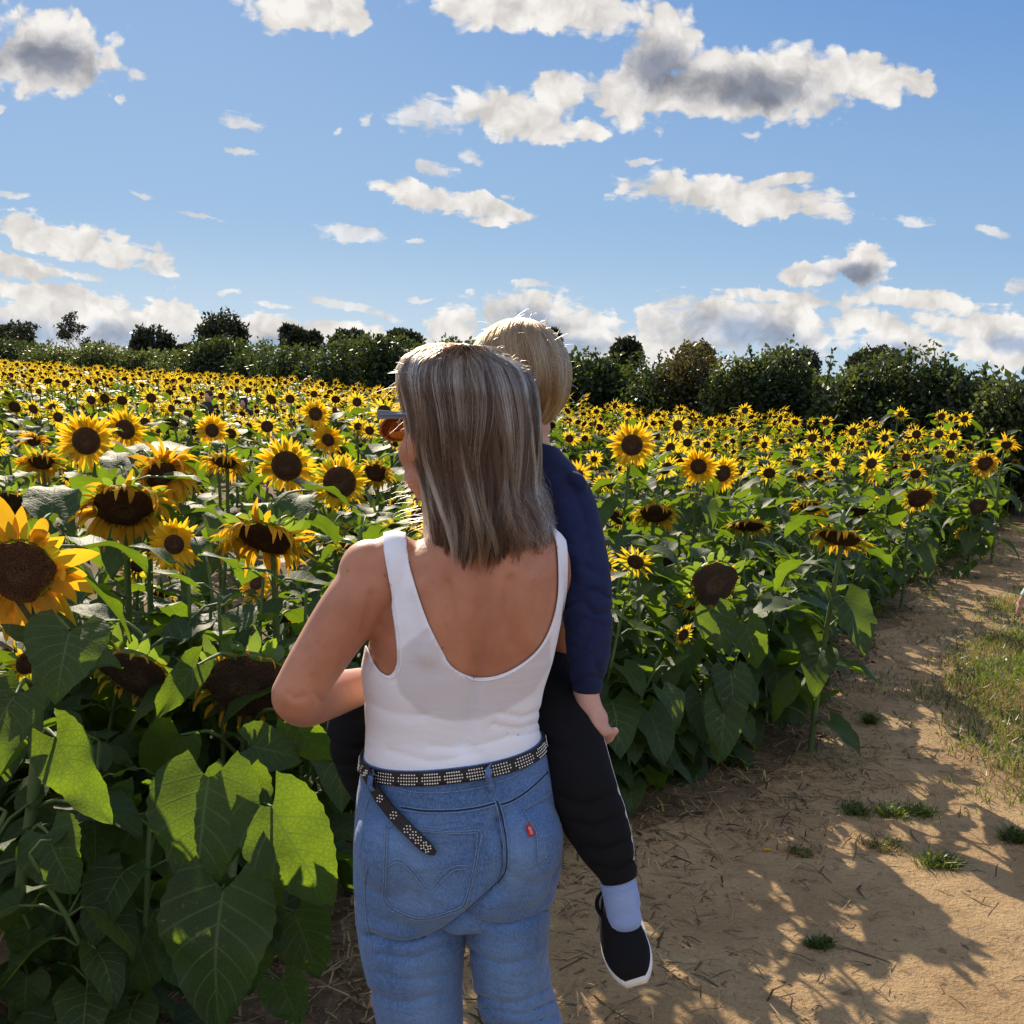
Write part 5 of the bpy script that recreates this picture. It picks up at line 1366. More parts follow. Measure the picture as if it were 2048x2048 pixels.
TOP = ([(769, 1020)] + cv([(769, 1103), (778, 1165), (790, 1232), (797, 1295), (795, 1332), (781, 1350), (763, 1342), (749, 1322), (740, 1300), (733, 1284)]) + [(722, 1270), (704, 1290), (704, 1700), (1150, 1700), (1150, 1300)]
       + cv([(1121, 1240), (1129, 1180), (1130, 1124), (1126, 1080), (1106, 1042), (1072, 1010)]) + [(1050, 985), (1030, 1000)]
       + cv([(1066, 1027), (1094, 1047), (1108, 1083), (1113, 1135), (1111, 1200), (1095, 1260), (1066, 1305), (1018, 1340), (968, 1354), (925, 1346), (890, 1315), (858, 1245), (831, 1166), (812, 1101)]) + [(806, 1020)])
fpoly = poly_sd(pxw, TOP, False) / 1300.0
# armhole of the hidden right side comes from the outline as well; the top ends below the belt
f_top = np.minimum(np.minimum(fpoly, arm_d), hb_ + 0.012)
lowline = [(790, 1345), (800, 1385), (840, 1425), (900, 1442), (960, 1438), (1020, 1415), (1065, 1385), (1098, 1330)]
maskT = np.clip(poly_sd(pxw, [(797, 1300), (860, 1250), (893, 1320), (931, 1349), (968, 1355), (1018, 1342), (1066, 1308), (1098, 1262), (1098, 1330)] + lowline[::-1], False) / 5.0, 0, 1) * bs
Vt, Tt, At, Nt = keep_main(*clip(Vw, Tw, f_top, (maskT, Nw)))
woman = make_obj('person', Vw, Tw, None, None, M_SKIN)
tag(woman, 'woman seen from behind in white vest top, studded belt and jeans, carrying a child', 'person')
Nt = Nt / np.linalg.norm(Nt, axis=1)[:, None]
tk = np.clip(((Vt - pl0) @ bn_) / .03, 0, 1)
tank_ = sheet('tank_top', Vt + Nt * .0028, Tt, M_TOP, woman, 0.0022, At)
tbv = BVHTree.FromPolygons([tuple(v) for v in (Vt + Nt * .0050)], [tuple(int(i) for i in t) for t in Tt])
bm_ = MB()
for ln in ([(818, 1103), (837, 1166), (864, 1245), (896, 1312), (930, 1352), (968, 1361), (1019, 1347), (1070, 1310), (1100, 1264), (1116, 1205), (1118, 1140)], [(774, 1110), (783, 1165), (795, 1232), (802, 1295), (800, 1336), (784, 1356), (763, 1348), (748, 1328), (740, 1310)]):
    q = [hit(x, y, .0004, tbv) for x, y in spline(ln, 70)]; q = [p[0] for p in q if p is not None]
    if len(q) > 6:
        q = [a for k_, a in enumerate(q) if k_ == 0 or np.linalg.norm(a - q[k_ - 1]) < .03]; bm_.add(*tube(q, .0011, 6, False)[:2])
bm_.build('edging', M_TOP, tank_)
# jeans
shoe_d = np.minimum(np.linalg.norm((Vw - aL)[:, [0, 2]] * (1, 1), axis=1), 1)
f_j = np.minimum(np.minimum(-hb_ + .010, arm_d), Vw[:, 2] - .115)
fade = np.clip(1 - line_d(pxw, [(830, 1700), (840, 1760)]) / 90, 0, 1) * .7 + np.clip(1 - line_d(pxw, [(1035, 1700), (1030, 1750)]) / 70, 0, 1) * .6 + np.clip(1 - line_d(pxw, [(850, 1930), (845, 2048)]) / 75, 0, 1) * .55 + np.clip(1 - line_d(pxw, [(1010, 1900), (1030, 2000)]) / 60, 0, 1) * .4
Vj, Tj, Aj, Nj = keep_main(*clip(Vw, Tw, f_j, (np.clip(fade, 0, 1), Nw)))
Nj = Nj / np.linalg.norm(Nj, axis=1)[:, None]
Vj = Vj + Nj * .0045
jeans = sheet('jeans', Vj, Tj, M_DENIM, woman, 0.0025, Aj)
bvh = BVHTree.FromPolygons([tuple(v) for v in (Vj + Nj * .0025)], [tuple(int(i) for i in t) for t in Tj])
def thread(lines, r=0.0008, off=0.0006, name='stitching', mat=M_THREAD, parent=jeans, dash=True):
    mb = MB()
    for ln in lines:
        n_ = max(6, int(sum(math.hypot(b[0] - a[0], b[1] - a[1]) for a, b in zip(ln[:-1], ln[1:])) / 5)); q = spline(ln, n_) if len(ln) > 2 else np.linspace(ln[0], ln[1], n_)
        pts = [hit(x, y, off) for x, y in q]; pts = [p[0] for p in pts if p is not None]
        run = [pts[0]] if pts else []
        for p in pts[1:]:
            if np.linalg.norm(p - run[-1]) > .02:
                if len(run) > 2: mb.add(*tube(run, r, 5, True)[:2])
                run = [p]
            else: run.append(p)
        if len(run) > 2: mb.add(*tube(run, r, 5, True)[:2])
    return mb.build(name, mat, parent)
def patch_on(name, poly, off, mat, parent, thick=.0015, src=None):
    px = proj(Vj); f = poly_sd(px, poly, False) / 1300; f = np.where(Nj[:, 1] < .25, f, -.01)
    V, T, N_ , A_= keep_main(*clip(Vj, Tj, f, (Nj, Aj))); N_ = N_ / np.linalg.norm(N_, axis=1)[:, None]
    return sheet(name, V + N_ * (off), T, mat, parent, thick, A_)
PK1 = [(772, 1650), (815, 1655), (870, 1660), (915, 1663), (959, 1661), (957, 1700), (945, 1760), (929, 1810), (900, 1825), (870, 1834), (840, 1838), (808, 1830), (770, 1804), (769, 1750), (770, 1700)]
PK2 = [(1045, 1618), (1075, 1600), (1101, 1583), (1125, 1570), (1130, 1640), (1118, 1690), (1100, 1712), (1076, 1728), (1074, 1700), (1072, 1667), (1060, 1645)]
patch_on('pocket', PK1, .0012, M_DENIM, jeans); patch_on('pocket', PK2, .0012, M_DENIM, jeans)
def inset(poly, k):
    q = np.array(poly, float); c = q.mean(0); return [tuple(c + (p - c) * k) for p in q]
thread([PK1 + PK1[:1], inset(PK1, .96)[:5], inset(PK1, .95)[4:] + inset(PK1, .95)[:1], PK2[:3], PK2[-4:] + PK2[:1], inset(PK2, .93)[:3],
        [(776, 1723), (800, 1717), (826, 1738), (858, 1773), (884, 1748), (905, 1732), (932, 1729)], [(776, 1730), (800, 1724), (824, 1745), (858, 1782), (888, 1755), (908, 1739), (932, 1736)]], .0008, .0028)
thread([[(800, 1612), (850, 1618), (910, 1618), (960, 1611), (992, 1602)], [(800, 1619), (850, 1625), (910, 1625), (960, 1618), (993, 1609)], [(998, 1607), (1025, 1597), (1060, 1573), (1095, 1540)], [(1000, 1614), (1028, 1603), (1062, 1580), (1097, 1547)],
        [(989, 1601), (1000, 1640), (1008, 1690), (1008, 1735), (992, 1765)], [(998, 1602), (1009, 1640), (1017, 1690), (1016, 1740), (999, 1768)],
        [(774, 1568), (832, 1584), (898, 1584), (960, 1575), (985, 1567)], [(990, 1566), (1025, 1553), (1062, 1530), (1085, 1515)], [(738, 1596), (728, 1640), (722, 1690)], [(735, 1730), (730, 1780), (734, 1840), (745, 1900)]], .0009, .0010)
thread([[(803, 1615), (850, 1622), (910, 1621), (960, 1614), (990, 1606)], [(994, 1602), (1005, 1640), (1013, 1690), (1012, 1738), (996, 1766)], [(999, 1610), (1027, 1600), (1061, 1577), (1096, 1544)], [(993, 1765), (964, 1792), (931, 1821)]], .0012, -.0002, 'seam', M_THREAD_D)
# red tab with its tiny lettering and the leather patch
tb = MB(); q = [hit(x, y, .0035) for x, y in ((1050, 1652), (1061, 1647), (1068, 1670), (1057, 1674))]
tb.add([p[0] for p in q] + [p[0] - p[1] * .0012 for p in q], [(0, 1, 2, 3), (7, 6, 5, 4), (0, 4, 5, 1), (1, 5, 6, 2), (2, 6, 7, 3), (3, 7, 4, 0)])
tab = tb.build('red_tab', plain('red_tab', (0.45, 0.015, 0.015), 0.7), jeans, False)
fc = bpy.data.curves.new('tab_text', 'FONT'); fc.body = "LEVI'S"; fc.size = 1.0; fc.align_x = 'CENTER'; fc.align_y = 'CENTER'
fo = bpy.data.objects.new('tab_text', fc); col.objects.link(fo)
me_ = bpy.data.meshes.new_from_object(fo.evaluated_get(bpy.context.evaluated_depsgraph_get())); bpy.data.objects.remove(fo)
Vt_ = np.array([v.co[:] for v in me_.vertices]); ft_ = [tuple(p.vertices) for p in me_.polygons]
c_ = sum(p[0] for p in q) / 4; xd = nrm(q[3][0] - q[0][0]); nd_ = nrm(q[0][1]); yd = np.cross(nd_, xd)
Wt = c_ + nd_ * .0008 + Vt_[:, :1] / 3.0 * xd * .014 + Vt_[:, 1:2] / 1.0 * yd * .006
make_obj('lettering', Wt, ft_, None, None, plain('white_thread', (.8, .8, .8)), tab, False)
lp = MB(); q = [hit(x, y, .003) for x, y in ((1054, 1510), (1074, 1497), (1076, 1512), (1058, 1526))]
if all(p is not None for p in q):
    lp.add([p[0] for p in q] + [p[0] - p[1] * .002 for p in q], [(0, 1, 2, 3), (7, 6, 5, 4), (0, 4, 5, 1), (1, 5, 6, 2), (2, 6, 7, 3), (3, 7, 4, 0)]); lp.build('leather_patch', plain('tan_leather', (.25, .11, .06), .6), jeans, False)
# belt
Vb0, Tb0, Nb0 = keep_main(*clip(Vw, Tw, np.minimum(.0105 - np.abs(hb_), arm_d), (Nw,)))
Nb0 = Nb0 / np.linalg.norm(Nb0, axis=1)[:, None]; Nb0 = Nb0 - bn_ * (Nb0 @ bn_)[:, None]; Nb0 /= np.linalg.norm(Nb0, axis=1)[:, None]
belt = sheet('belt', Vb0 + Nb0 * .0085, Tb0, M_LEATHER, woman, 0.004)
bt = BVHTree.FromPolygons([tuple(v) for v in (Vb0 + Nb0 * .0125)], [tuple(int(i) for i in t) for t in Tb0])
st = MB(); bc = (pl0 + pl1) / 2; bc = bc - bn_ * 0; bx = nrm(pl1 - pl0); by = np.cross(bn_, bx)
hemi = [(0, 0, 1)] + [(math.cos(a) * .8, math.sin(a) * .8, .55) for a in np.arange(6) * math.pi / 3] + [(math.cos(a), math.sin(a), 0) for a in np.arange(6) * math.pi / 3]
hf = [(0, 1 + j, 1 + (j + 1) % 6) for j in range(6)] + [(1 + j, 7 + j, 7 + (j + 1) % 6, 1 + (j + 1) % 6) for j in range(6)]
def stud(mb, p, n_, r=.0017):
    n_ = nrm(n_); a = nrm(np.cross(n_, (0, 0, 1))); b = np.cross(n_, a); mb.add(p + (np.array(hemi) @ np.array([a, b, n_])) * r, hf)
k = 0
for ph in np.arange(0, 2 * math.pi, .0345):
    k += 1
    if k % 9 == 0: continue
    dv = math.cos(ph) * bx + math.sin(ph) * by
    for hz in (-.0069, -.0023, .0023, .0069):
        if (k % 9 in (1, 8)) and abs(hz) > .005: continue
        o_ = bc + bn_ * hz + dv * .5; h = bt.ray_cast(Vector(o_), Vector(-dv))
        if h[0] is not None: stud(st, np.array(h[0]) - np.array(dv) * -.0003, dv)
st.build('stud_pattern', M_STUD, belt)
# hanging belt end
tl = [(741, 1532), (752, 1562), (775, 1602), (808, 1645), (842, 1681), (874, 1702)]
cq = spline(tl, 22); Vl_, uvs = [], []; nrs = []
pts = []
for (x, y) in cq:
    h = hit(x, y, .012) or hit(x + 12, y, .014)
    pts.append(h[0]); nrs.append(h[1])
pts = np.array(pts); nrs = np.array(nrs)
for _ in range(6): pts[1:-1] = (pts[:-2] + pts[1:-1] * 2 + pts[2:]) / 4; nrs[1:-1] = (nrs[:-2] + nrs[1:-1] * 2 + nrs[2:]) / 4
tg = np.gradient(pts, axis=0); rowsv = []; widths = [.0095] * 19 + [.0085, .0065, .003]
for i in range(22):
    n_ = nrm(nrs[i]); t_ = nrm(tg[i]); s_ = nrm(np.cross(t_, n_)); w_ = widths[i]
    rowsv += [pts[i] - s_ * w_ + n_ * .002, pts[i] + s_ * w_ + n_ * .002, pts[i] + s_ * w_ - n_ * .002, pts[i] - s_ * w_ - n_ * .002]
tb = MB(); tb.add(rowsv, grid_faces(22, 4, True) + [(3, 2, 1, 0), (84, 85, 86, 87)]); tail = tb.build('belt_end', M_LEATHER, belt, False)
st = MB()
for (c0, full) in ((.08, 0), (.20, 0), (.36, 0), (.52, 0), (.66, 1), (.72, 1), (.78, 1), (.85, 1), (.91, 1)):
    for (dt, ds) in ((-.018, -.003), (-.018, .003), (0, -.006), (0, 0), (0, .006), (.018, -.003), (.018, .003)):
        f_ = (c0 + dt) * 21; i = int(np.clip(round(f_), 0, 20)); fr = np.clip(f_ - i, -1, 1); p_ = pts[i] + (pts[i + 1] - pts[i]) * fr; n_ = nrm(nrs[i]); s_ = nrm(np.cross(nrm(tg[i]), n_))
        if abs(ds) < widths[i] - .002: stud(st, p_ + s_ * ds + n_ * .002, n_, .0016)
st.build('stud_pattern', M_STUD, belt)
# belt loops
for ln in ([(768, 1522), (757, 1560), (760, 1600)], [(985, 1508), (972, 1545), (984, 1582)]):
    q = spline(ln, 9); hs_ = []
    for k_, (x, y) in enumerate(q):
        h = hit(x, y, .0185 if k_ < 6 else .012 if k_ < 8 else .004)
        if h is not None: hs_.append(h)
    if len(hs_) > 4:
        pp = np.array([h[0] for h in hs_]); tg_ = np.gradient(pp, axis=0); rv = []
        for p_, t_, h in zip(pp, tg_, hs_):
            s_ = nrm(np.cross(nrm(t_), h[1])); rv += [p_ - s_ * .005 + h[1] * .001, p_ + s_ * .005 + h[1] * .001, p_ + s_ * .005 - h[1] * .001, p_ - s_ * .005 - h[1] * .001]
        lb = MB(); lb.add(rv, grid_faces(len(pp), 4, True) + [(3, 2, 1, 0)]); lb.build('belt_loop', M_DENIM, jeans)
# shoes (below the frame)
for a in (aL, aR):
    sb = MB(); limb(sb, [a + (0, -.045, .035), a + (0, .03, .05), a + (0, .13, .036), a + (0, .185, .026)], [.038, .046, .044, .028], 16); V_, F_, _a, _b = sb.arrays(); V_ = V_.copy(); V_[:, 2] = np.maximum(V_[:, 2], .004)
    make_obj('shoe', V_, F_, None, None, M_RUBBER, woman)
# sunglasses
gl = MB(); f_, l_, u_ = axw
hinge = AW(.088, .078, .012)
pts_ = [AW(-.01, .080, .024), AW(.03, .080, .024), AW(.084, .079, .023)]
for a_, b_ in zip(pts_[:-1], pts_[1:]):
    V_, F_, _ = tube([a_, b_], .0035, 8); gl.add(V_, F_)
V_ = []
for t_ in np.linspace(0, 1, 9):
    c_ = AW(-.012 + .103 * t_, .0795, .023); hh_ = .0035 + .004 * t_
    V_ += [c_ + u_ * hh_ + l_ * .0018, c_ - u_ * hh_ + l_ * .0018, c_ - u_ * hh_ - l_ * .0018, c_ + u_ * hh_ - l_ * .0018]
gl.add(V_, grid_faces(9, 4, True) + [(3, 2, 1, 0), (32, 33, 34, 35)])
V_ = []
for y_ in np.linspace(-.078, .080, 15):
    c_ = AW(.096 - .8 * y_ * y_, y_, .024); V_ += [c_ + u_ * .005 + f_ * .002, c_ - u_ * .004 + f_ * .002, c_ - u_ * .004 - f_ * .002, c_ + u_ * .005 - f_ * .002]
gl.add(V_, grid_faces(15, 4, True) + [(3, 2, 1, 0), (56, 57, 58, 59)])
M_FRAME = plain('grey_acetate', (.13, .15, .18), .3, .5)
glasses = gl.build('sunglasses', M_FRAME, woman, False)
m, n = material('amber_lens')
pb = n.n('ShaderNodeBsdfPrincipled', ins={'Base Color': (.55, .12, .01, 1), 'Roughness': .08, 'Transmission Weight': .75, 'IOR': 1.2}); n.n('ShaderNodeOutputMaterial', ins={0: pb.outputs[0]})
M_AMB = m; M_RIM = plain('amber_rim', (.35, .09, .01), .3)
for sg in (1, -1):
    lm_, rm_ = MB(), MB(); c0 = AW(0, 0, 0); ring = []
    for t_ in np.arange(24) * math.pi / 12:
        y_ = sg * .043 + .031 * math.cos(t_) * (1 - .12 * math.sin(t_)); z_ = .002 + .020 * math.sin(t_); z_ = min(z_, .018)
        ring.append(AW(.096 - .8 * y_ * y_ - .08 * z_, y_, z_))
    ring = np.array(ring); cc_ = ring.mean(0)
    lm_.add(np.vstack([ring + f_ * .0008, ring - f_ * .0008, [cc_ + f_ * .004], [cc_ + f_ * .0024]]), [(j, (j + 1) % 24, 48) for j in range(24)] + [(24 + (j + 1) % 24, 24 + j, 49) for j in range(24)] + [(j, 24 + j, 24 + (j + 1) % 24, (j + 1) % 24) for j in range(24)])
    lm_.build('lens', M_AMB, glasses)
    rm_.add(*tube(np.vstack([ring, ring[:1]]), .0022, 6)[:2]); rm_.build('lens_rim', M_RIM, glasses)
# hair: under-layer and strands
rh = np.random.default_rng(3)
SIL = np.array([(684, 880, 985), (700, 842, 1015), (720, 815, 1040), (745, 803, 1057), (774, 803, 1068), (817, 812, 1074), (850, 818, 1076), (911, 824, 1076), (973, 838, 1074), (1035, 850, 1076), (1080, 852, 1080), (1116, 860, 1064)], float)
def hair_ring(y):
    l_, r__ = np.interp(y, SIL[:, 0], SIL[:, 1]), np.interp(y, SIL[:, 0], SIL[:, 2]); return l_, r__
def hair_surface(th, y, k=1.0):
    """th: 0 = viewer's right, -pi/2 = towards the camera; y: photograph row."""
    l_, r__ = hair_ring(y); Yc = 1.625; L_ = P((l_ + r__) / 2, y, Yc); hw_ = (r__ - l_) / 2 / F * Yc * 1.03
    db = np.interp(y, [684, 720, 774, 850, 950, 1050, 1112], [.04, .085, .112, .112, .100, .100, .098]) ; df = db * .9
    s_ = math.sin(th); d_ = df if s_ > 0 else db
    return L_ + np.array([math.cos(th) * hw_ * k, s_ * d_ * k, 0])
hb1 = MB(); ys = np.linspace(690, 1085, 22); seg = 36; VV = []
for y in ys:
    for j in range(seg):
        th = 2 * math.pi * j / seg
        p = hair_surface(th, y, .90)
        face = math.cos(th - R(130))      # opening towards the face
        if y > 765 and face > .35: p = hair_surface(th, y, .45)
        VV.append(p)
hb1.add(VV, grid_faces(22, seg, True) + [tuple(range(seg - 1, -1, -1)), tuple(21 * seg + k for k in range(seg))])
hair = hb1.build('hair', M_HAIRBASE, woman)
NS, KP = 15000, 16
crown = P(925, 690, 1.60)
clump_n = 320; cl_th = rh.uniform(-math.pi, math.pi, clump_n); cl_tone = np.clip(rh.beta(0.6, 0.95, clump_n) * 1.1, 0, 1); cl_len = np.clip(rh.normal(1088, 32, clump_n), 990, 1128); cl_r = rh.uniform(.93, 1.03, clump_n); cl_ph = rh.uniform(0, 6.28, (clump_n, 3))
S = np.zeros((NS, KP, 3)); tone = np.zeros(NS); ns = 0
while ns < NS:
    c = rh.integers(clump_n); th0 = cl_th[c]
    # hair opens over the face, which looks to the upper left
    fc_ = math.cos(th0 - R(130))
    ylen = cl_len[c] + rh.normal(0, 11) - 12 * abs(math.sin(cl_ph[c, 0] * 3))
    if fc_ > .55:
        if rh.random() < .6: continue
        ylen = rh.uniform(740, 800)
    elif fc_ > .35:
        if rh.random() < .5: continue
        ylen = rh.uniform(840, 960)
    thr = rh.normal(0, .055) if rh.random() < .86 else rh.normal(0, .22); lay = rh.random() ** .6
    part = crown + np.array([rh.normal(0, .012), rh.normal(.01, .02), 0])
    kr = cl_r[c] * (.90 + .12 * lay)
    for i in range(KP):
        t = i / (KP - 1); y = 684 + (ylen - 684) * (t ** 1.12 if t > 0 else 0)
        th = th0 + thr * (1 - .75 * t) + .13 * math.sin(2.2 * t * 3 + cl_ph[c, 0]) * t + .045 * math.sin(7 * t + cl_ph[c, 1])
        k_ = kr * (1 + .025 * math.sin(9 * t + cl_ph[c, 2]) * t) * (1 - .05 * max(0, t - .93) / .07)
        p = hair_surface(th, max(y, 686), k_)
        g = min(1, t / .16); g = g * g * (3 - 2 * g); S[ns, i] = part * (1 - g) + p * g if t < .16 else p
        if t < .16: S[ns, i, 2] = max(S[ns, i, 2], part[2] * (1 - g) + p[2] * g)
    if math.cos(th0) > .3 and rh.random() < .5:    # the flick at the right tip
        for i in range(KP - 4, KP): S[ns, i] += np.array([.006, 0, .002]) * (i - KP + 5) ** 1.25 * rh.uniform(.3, 1.0)
    tone[ns] = np.clip(cl_tone[c] + rh.normal(0, .10) + (.15 if fc_ > 0 else 0), 0, 1); ns += 1
strands('hair_strands', S, tone, M_HAIR, hair, .00046, .00020)
# flyaway wisps: crown, face side, blown tips at left and the flick at right
WN = 520; Wp = np.zeros((WN, 10, 3)); wt = rh.uniform(.35, .85, WN)
for i in range(WN):
    kind_ = rh.random()
    if kind_ < .30: th = rh.uniform(-math.pi, math.pi); y0 = rh.uniform(690, 760); p = hair_surface(th, y0, 1.0); d = nrm(np.array([math.cos(th) * .9, math.sin(th) * .4, -.1]) + rh.normal(0, .55, 3)); L = rh.uniform(.006, .022)
    elif kind_ < .40: y0 = rh.uniform(955, 1060); th = rh.uniform(R(160), R(200)); p = hair_surface(th, y0, .95); d = nrm(np.array([-1, -.1, -.15]) + rh.normal(0, .35, 3)); L = rh.uniform(.02, .065)
    elif kind_ < .62: y0 = rh.uniform(740, 960); th = rh.uniform(R(150), R(190)); p = hair_surface(th, y0, .98); d = nrm(np.array([-.45, 0, -.9]) + rh.normal(0, .35, 3)); L = rh.uniform(.02, .06)
    elif kind_ < .82: y0 = rh.uniform(1030, 1070); th = rh.uniform(-.5, .2); p = hair_surface(th, y0, .97); d = nrm(np.array([1, 0, .05]) + rh.normal(0, .2, 3)); L = rh.uniform(.01, .035)
    else: th = rh.uniform(-math.pi, 0); y0 = rh.uniform(1040, 1100); p = hair_surface(th, y0, 1.0); d = nrm(np.array([math.cos(th) * .4, 0, -1]) + rh.normal(0, .3, 3)); L = rh.uniform(.01, .03)
    for k in range(10):
        Wp[i, k] = p; p = p + d * L / 9; d = nrm(d + rh.normal(0, .06, 3) + np.array([0, 0, -.05]))
strands('loose_strands', Wp, wt, M_HAIR, hair, .00024, .00008)

# ================================================================== the child
cb = MB()
ring_loft(cb, [LRr((1040, 905), (1115, 905), .035, .035, 1.82), LRr((1005, 940), (1140, 930), .05, .05, 1.83), LRr((980, 985), (1150, 975), .065, .06, 1.84), LRr((975, 1080), (1140, 1080), .07, .065, 1.86), LRr((975, 1200), (1130, 1200), .072, .06, 1.87), LRr((970, 1300), (1125, 1300), .078, .065, 1.87), LRr((975, 1360), (1115, 1360), .06, .05, 1.86)], 32)
c_sh, c_el, c_wr = P(1130, 985, 1.80), P(1172, 1195, 1.72), P(1172, 1390, 1.69)
limb(cb, [P(1090, 965, 1.82), c_sh, c_el, c_wr], [.040, .038, .032, .022], 30)
limb(cb, [P(1010, 970, 1.85), P(985, 1070, 1.90), P(950, 1110, 1.90)], [.038, .032, .022], 20)
hand(cb, P(948, 1112, 1.90), (-1, -.1, .2), (0, -1, 0), .6, .4, 1)
# the hanging hand: loosely closed, a fingertip pointing out to the right
def hp_(x, y, Y=1.675): return P(x, y, Y)
limb(cb, [P(1170, 1375, 1.69), hp_(1180, 1415), hp_(1192, 1440)], [.022, .021, .022], 14)
ellipsoid(cb, hp_(1193, 1442), (.021, .016, .026))
limb(cb, [hp_(1200, 1440, 1.668), hp_(1209, 1457, 1.664), hp_(1222, 1466, 1.660), hp_(1232, 1461, 1.658)], [.010, .0095, .0085, .007], 12, 10)
limb(cb, [hp_(1196, 1450, 1.674), hp_(1203, 1470, 1.668), hp_(1216, 1478, 1.664), hp_(1224, 1473, 1.662)], [.010, .0092, .0080, .0065], 12, 10)
limb(cb, [hp_(1189, 1455, 1.682), hp_(1195, 1476, 1.676), hp_(1207, 1484, 1.672), hp_(1215, 1480, 1.670)], [.0095, .0088, .0078, .006], 12, 10)
limb(cb, [hp_(1183, 1452, 1.692), hp_(1187, 1472, 1.688), hp_(1196, 1483, 1.684), hp_(1204, 1482, 1.682)], [.0085, .0080, .0072, .006], 12, 10)
limb(cb, [hp_(1186, 1428, 1.660), hp_(1190, 1446, 1.650), hp_(1199, 1460, 1.648), hp_(1207, 1468, 1.650)], [.0105, .0095, .0088, .007], 12, 10)
# legs astride the woman
k_hip, k_kn, k_an = P(1085, 1330, 1.82), P(1150, 1545, 1.60), P(1236, 1745, 1.55)
limb(cb, [P(1072, 1330, 1.83), P(1100, 1390, 1.77), P(1134, 1480, 1.67), P(1163, 1570, 1.605), P(1190, 1640, 1.585), P(1216, 1700, 1.565), P(1236, 1745, 1.555), P(1240, 1800, 1.565)], [.052, .050, .044, .038, .034, .026, .019, .019], 36)
limb(cb, [P(1000, 1345, 1.86), P(880, 1390, 1.875), P(760, 1430, 1.84), P(730, 1470, 1.80), P(748, 1545, 1.82), P(790, 1640, 1.86)], [.052, .050, .048, .046, .036, .026], 30)
# feet
ank = P(1240, 1800, 1.565); hl = P(1225, 1815, 1.625); te = P(1275, 1972, 1.495); xd_ = nrm(te - hl); ud_ = nrm(np.array([-.05, -.85, .35]) - xd_ * np.dot([-.05, -.85, .35], xd_))
limb(cb, [ank, hl + xd_ * .045 + ud_ * .036, hl + xd_ * .085 + ud_ * .030], [.019, .019, .012], 12)
limb(cb, [P(800, 1650, 1.86), P(806, 1680, 1.88), P(795, 1700, 1.95)], [.024, .024, .018], 10)
FC = nrm(np.array([.35, 1, -.12])); HCc = P(1036, 772, 1.80)
AC, axc = head_bits(cb, HCc, FC, .90, P(1052, 925, 1.82), True)
Vc, Tc = fuse(cb, 0.0038, 7)
Nc = vnormals(Vc, Tc); child = make_obj('person', Vc, Tc, None, None, M_SKIN_C)
tag(child, 'small blond child in navy jacket and black trousers carried on the woman\'s hip', 'person')
# jacket: its own lofted shell (sleeve, body) so that it hangs loose
jb = MB()
ring_loft(jb, [LRr((1030, 878), (1104, 880), .04, .04, 1.815), LRr((1020, 905), (1122, 906), .048, .052, 1.815), LRr((1000, 945), (1150, 935), .062, .065, 1.825), LRr((972, 990), (1162, 980), .078, .075, 1.835), LRr((968, 1080), (1150, 1080), .082, .078, 1.85), LRr((968, 1200), (1138, 1200), .085, .074, 1.86), LRr((962, 1310), (1132, 1310), .09, .078, 1.865)], 36)
limb(jb, [P(1095, 968, 1.81), P(1132, 1005, 1.795), P(1160, 1110, 1.74), P(1174, 1200, 1.705), P(1177, 1300, 1.690), P(1174, 1372, 1.688)], [.050, .048, .045, .0415, .036, .0245], 36, 24)
limb(jb, [P(1010, 970, 1.85), P(985, 1070, 1.90), P(960, 1100, 1.90)], [.05, .043, .033], 20)
# the small flap standing off the shoulder
ellipsoid(jb, P(1152, 962, 1.77), (.020, .016, .013), (nrm([.8, -.2, -.55]), nrm([0, 1, 0]), nrm([.55, 0, .8])))
Vk, Tk = fuse(jb, .0045, 6); Nk = vnormals(Vk, Tk); pk = proj(Vk)
for line, amp, sig in (([(1126, 1150), (1160, 1130), (1200, 1150)], .004, 9), ([(1130, 1215), (1165, 1200), (1190, 1228), (1218, 1222)], .007, 7), ([(1150, 1190), (1185, 1180), (1216, 1196)], .005, 6), ([(1140, 1262), (1165, 1238), (1200, 1250)], .004, 7),
                       ([(1145, 1330), (1170, 1290), (1185, 1255)], .004, 8), ([(1200, 1352), (1190, 1320), (1212, 1290)], .004, 7), ([(1150, 1368), (1175, 1352), (1208, 1362)], .004, 5), ([(1090, 960), (1108, 1040), (1112, 1130)], .004, 9), ([(1150, 985), (1172, 1050), (1180, 1110)], .004, 9), ([(1125, 1010), (1140, 1080), (1165, 1160)], -.004, 11), ([(1120, 1080), (1150, 1092), (1170, 1075)], .004, 7)):
    groove(Vk, Nk, pk, np.ones(len(Vk)), line, amp * 1.0, sig)
f_ = np.minimum(Vk[:, 2] - P(1050, 1318, 1.86)[2], np.where(pk[:, 0] > 1140, (1391 - pk[:, 1] + (pk[:, 0] - 1175) * .12) / 1300, 1.0))
f_ = np.minimum(f_, (pk[:, 1] - 888 - (pk[:, 0] - 1085) * .30) / 1300)
f_ = np.minimum(f_, np.where((pk[:, 0] < 915) & (pk[:, 1] > 1000), -.01, .02))
Vk, Tk = clip(Vk, Tk, f_)[:2]
jacket = sheet('jacket', Vk, Tk, M_NAVY, child, .0025)
cu = MB(); ctr = P(1174, 1384, 1.688); th_ = np.arange(24) * math.pi / 12
cq_ = [P(1085, 903, 1.80), ]
cl_ = MB(); q = []
for a in th_: q.append(P(1066, 890, 1.815) + np.array([math.cos(a) * .040, math.sin(a) * .044, -.012 * math.cos(a)]))
q.append(q[0]); cl_.add(*tube(q, .0042, 8)[:2]); cl_.build('collar_trim', plain('white_piping', (.75, .74, .74), .8), jacket)
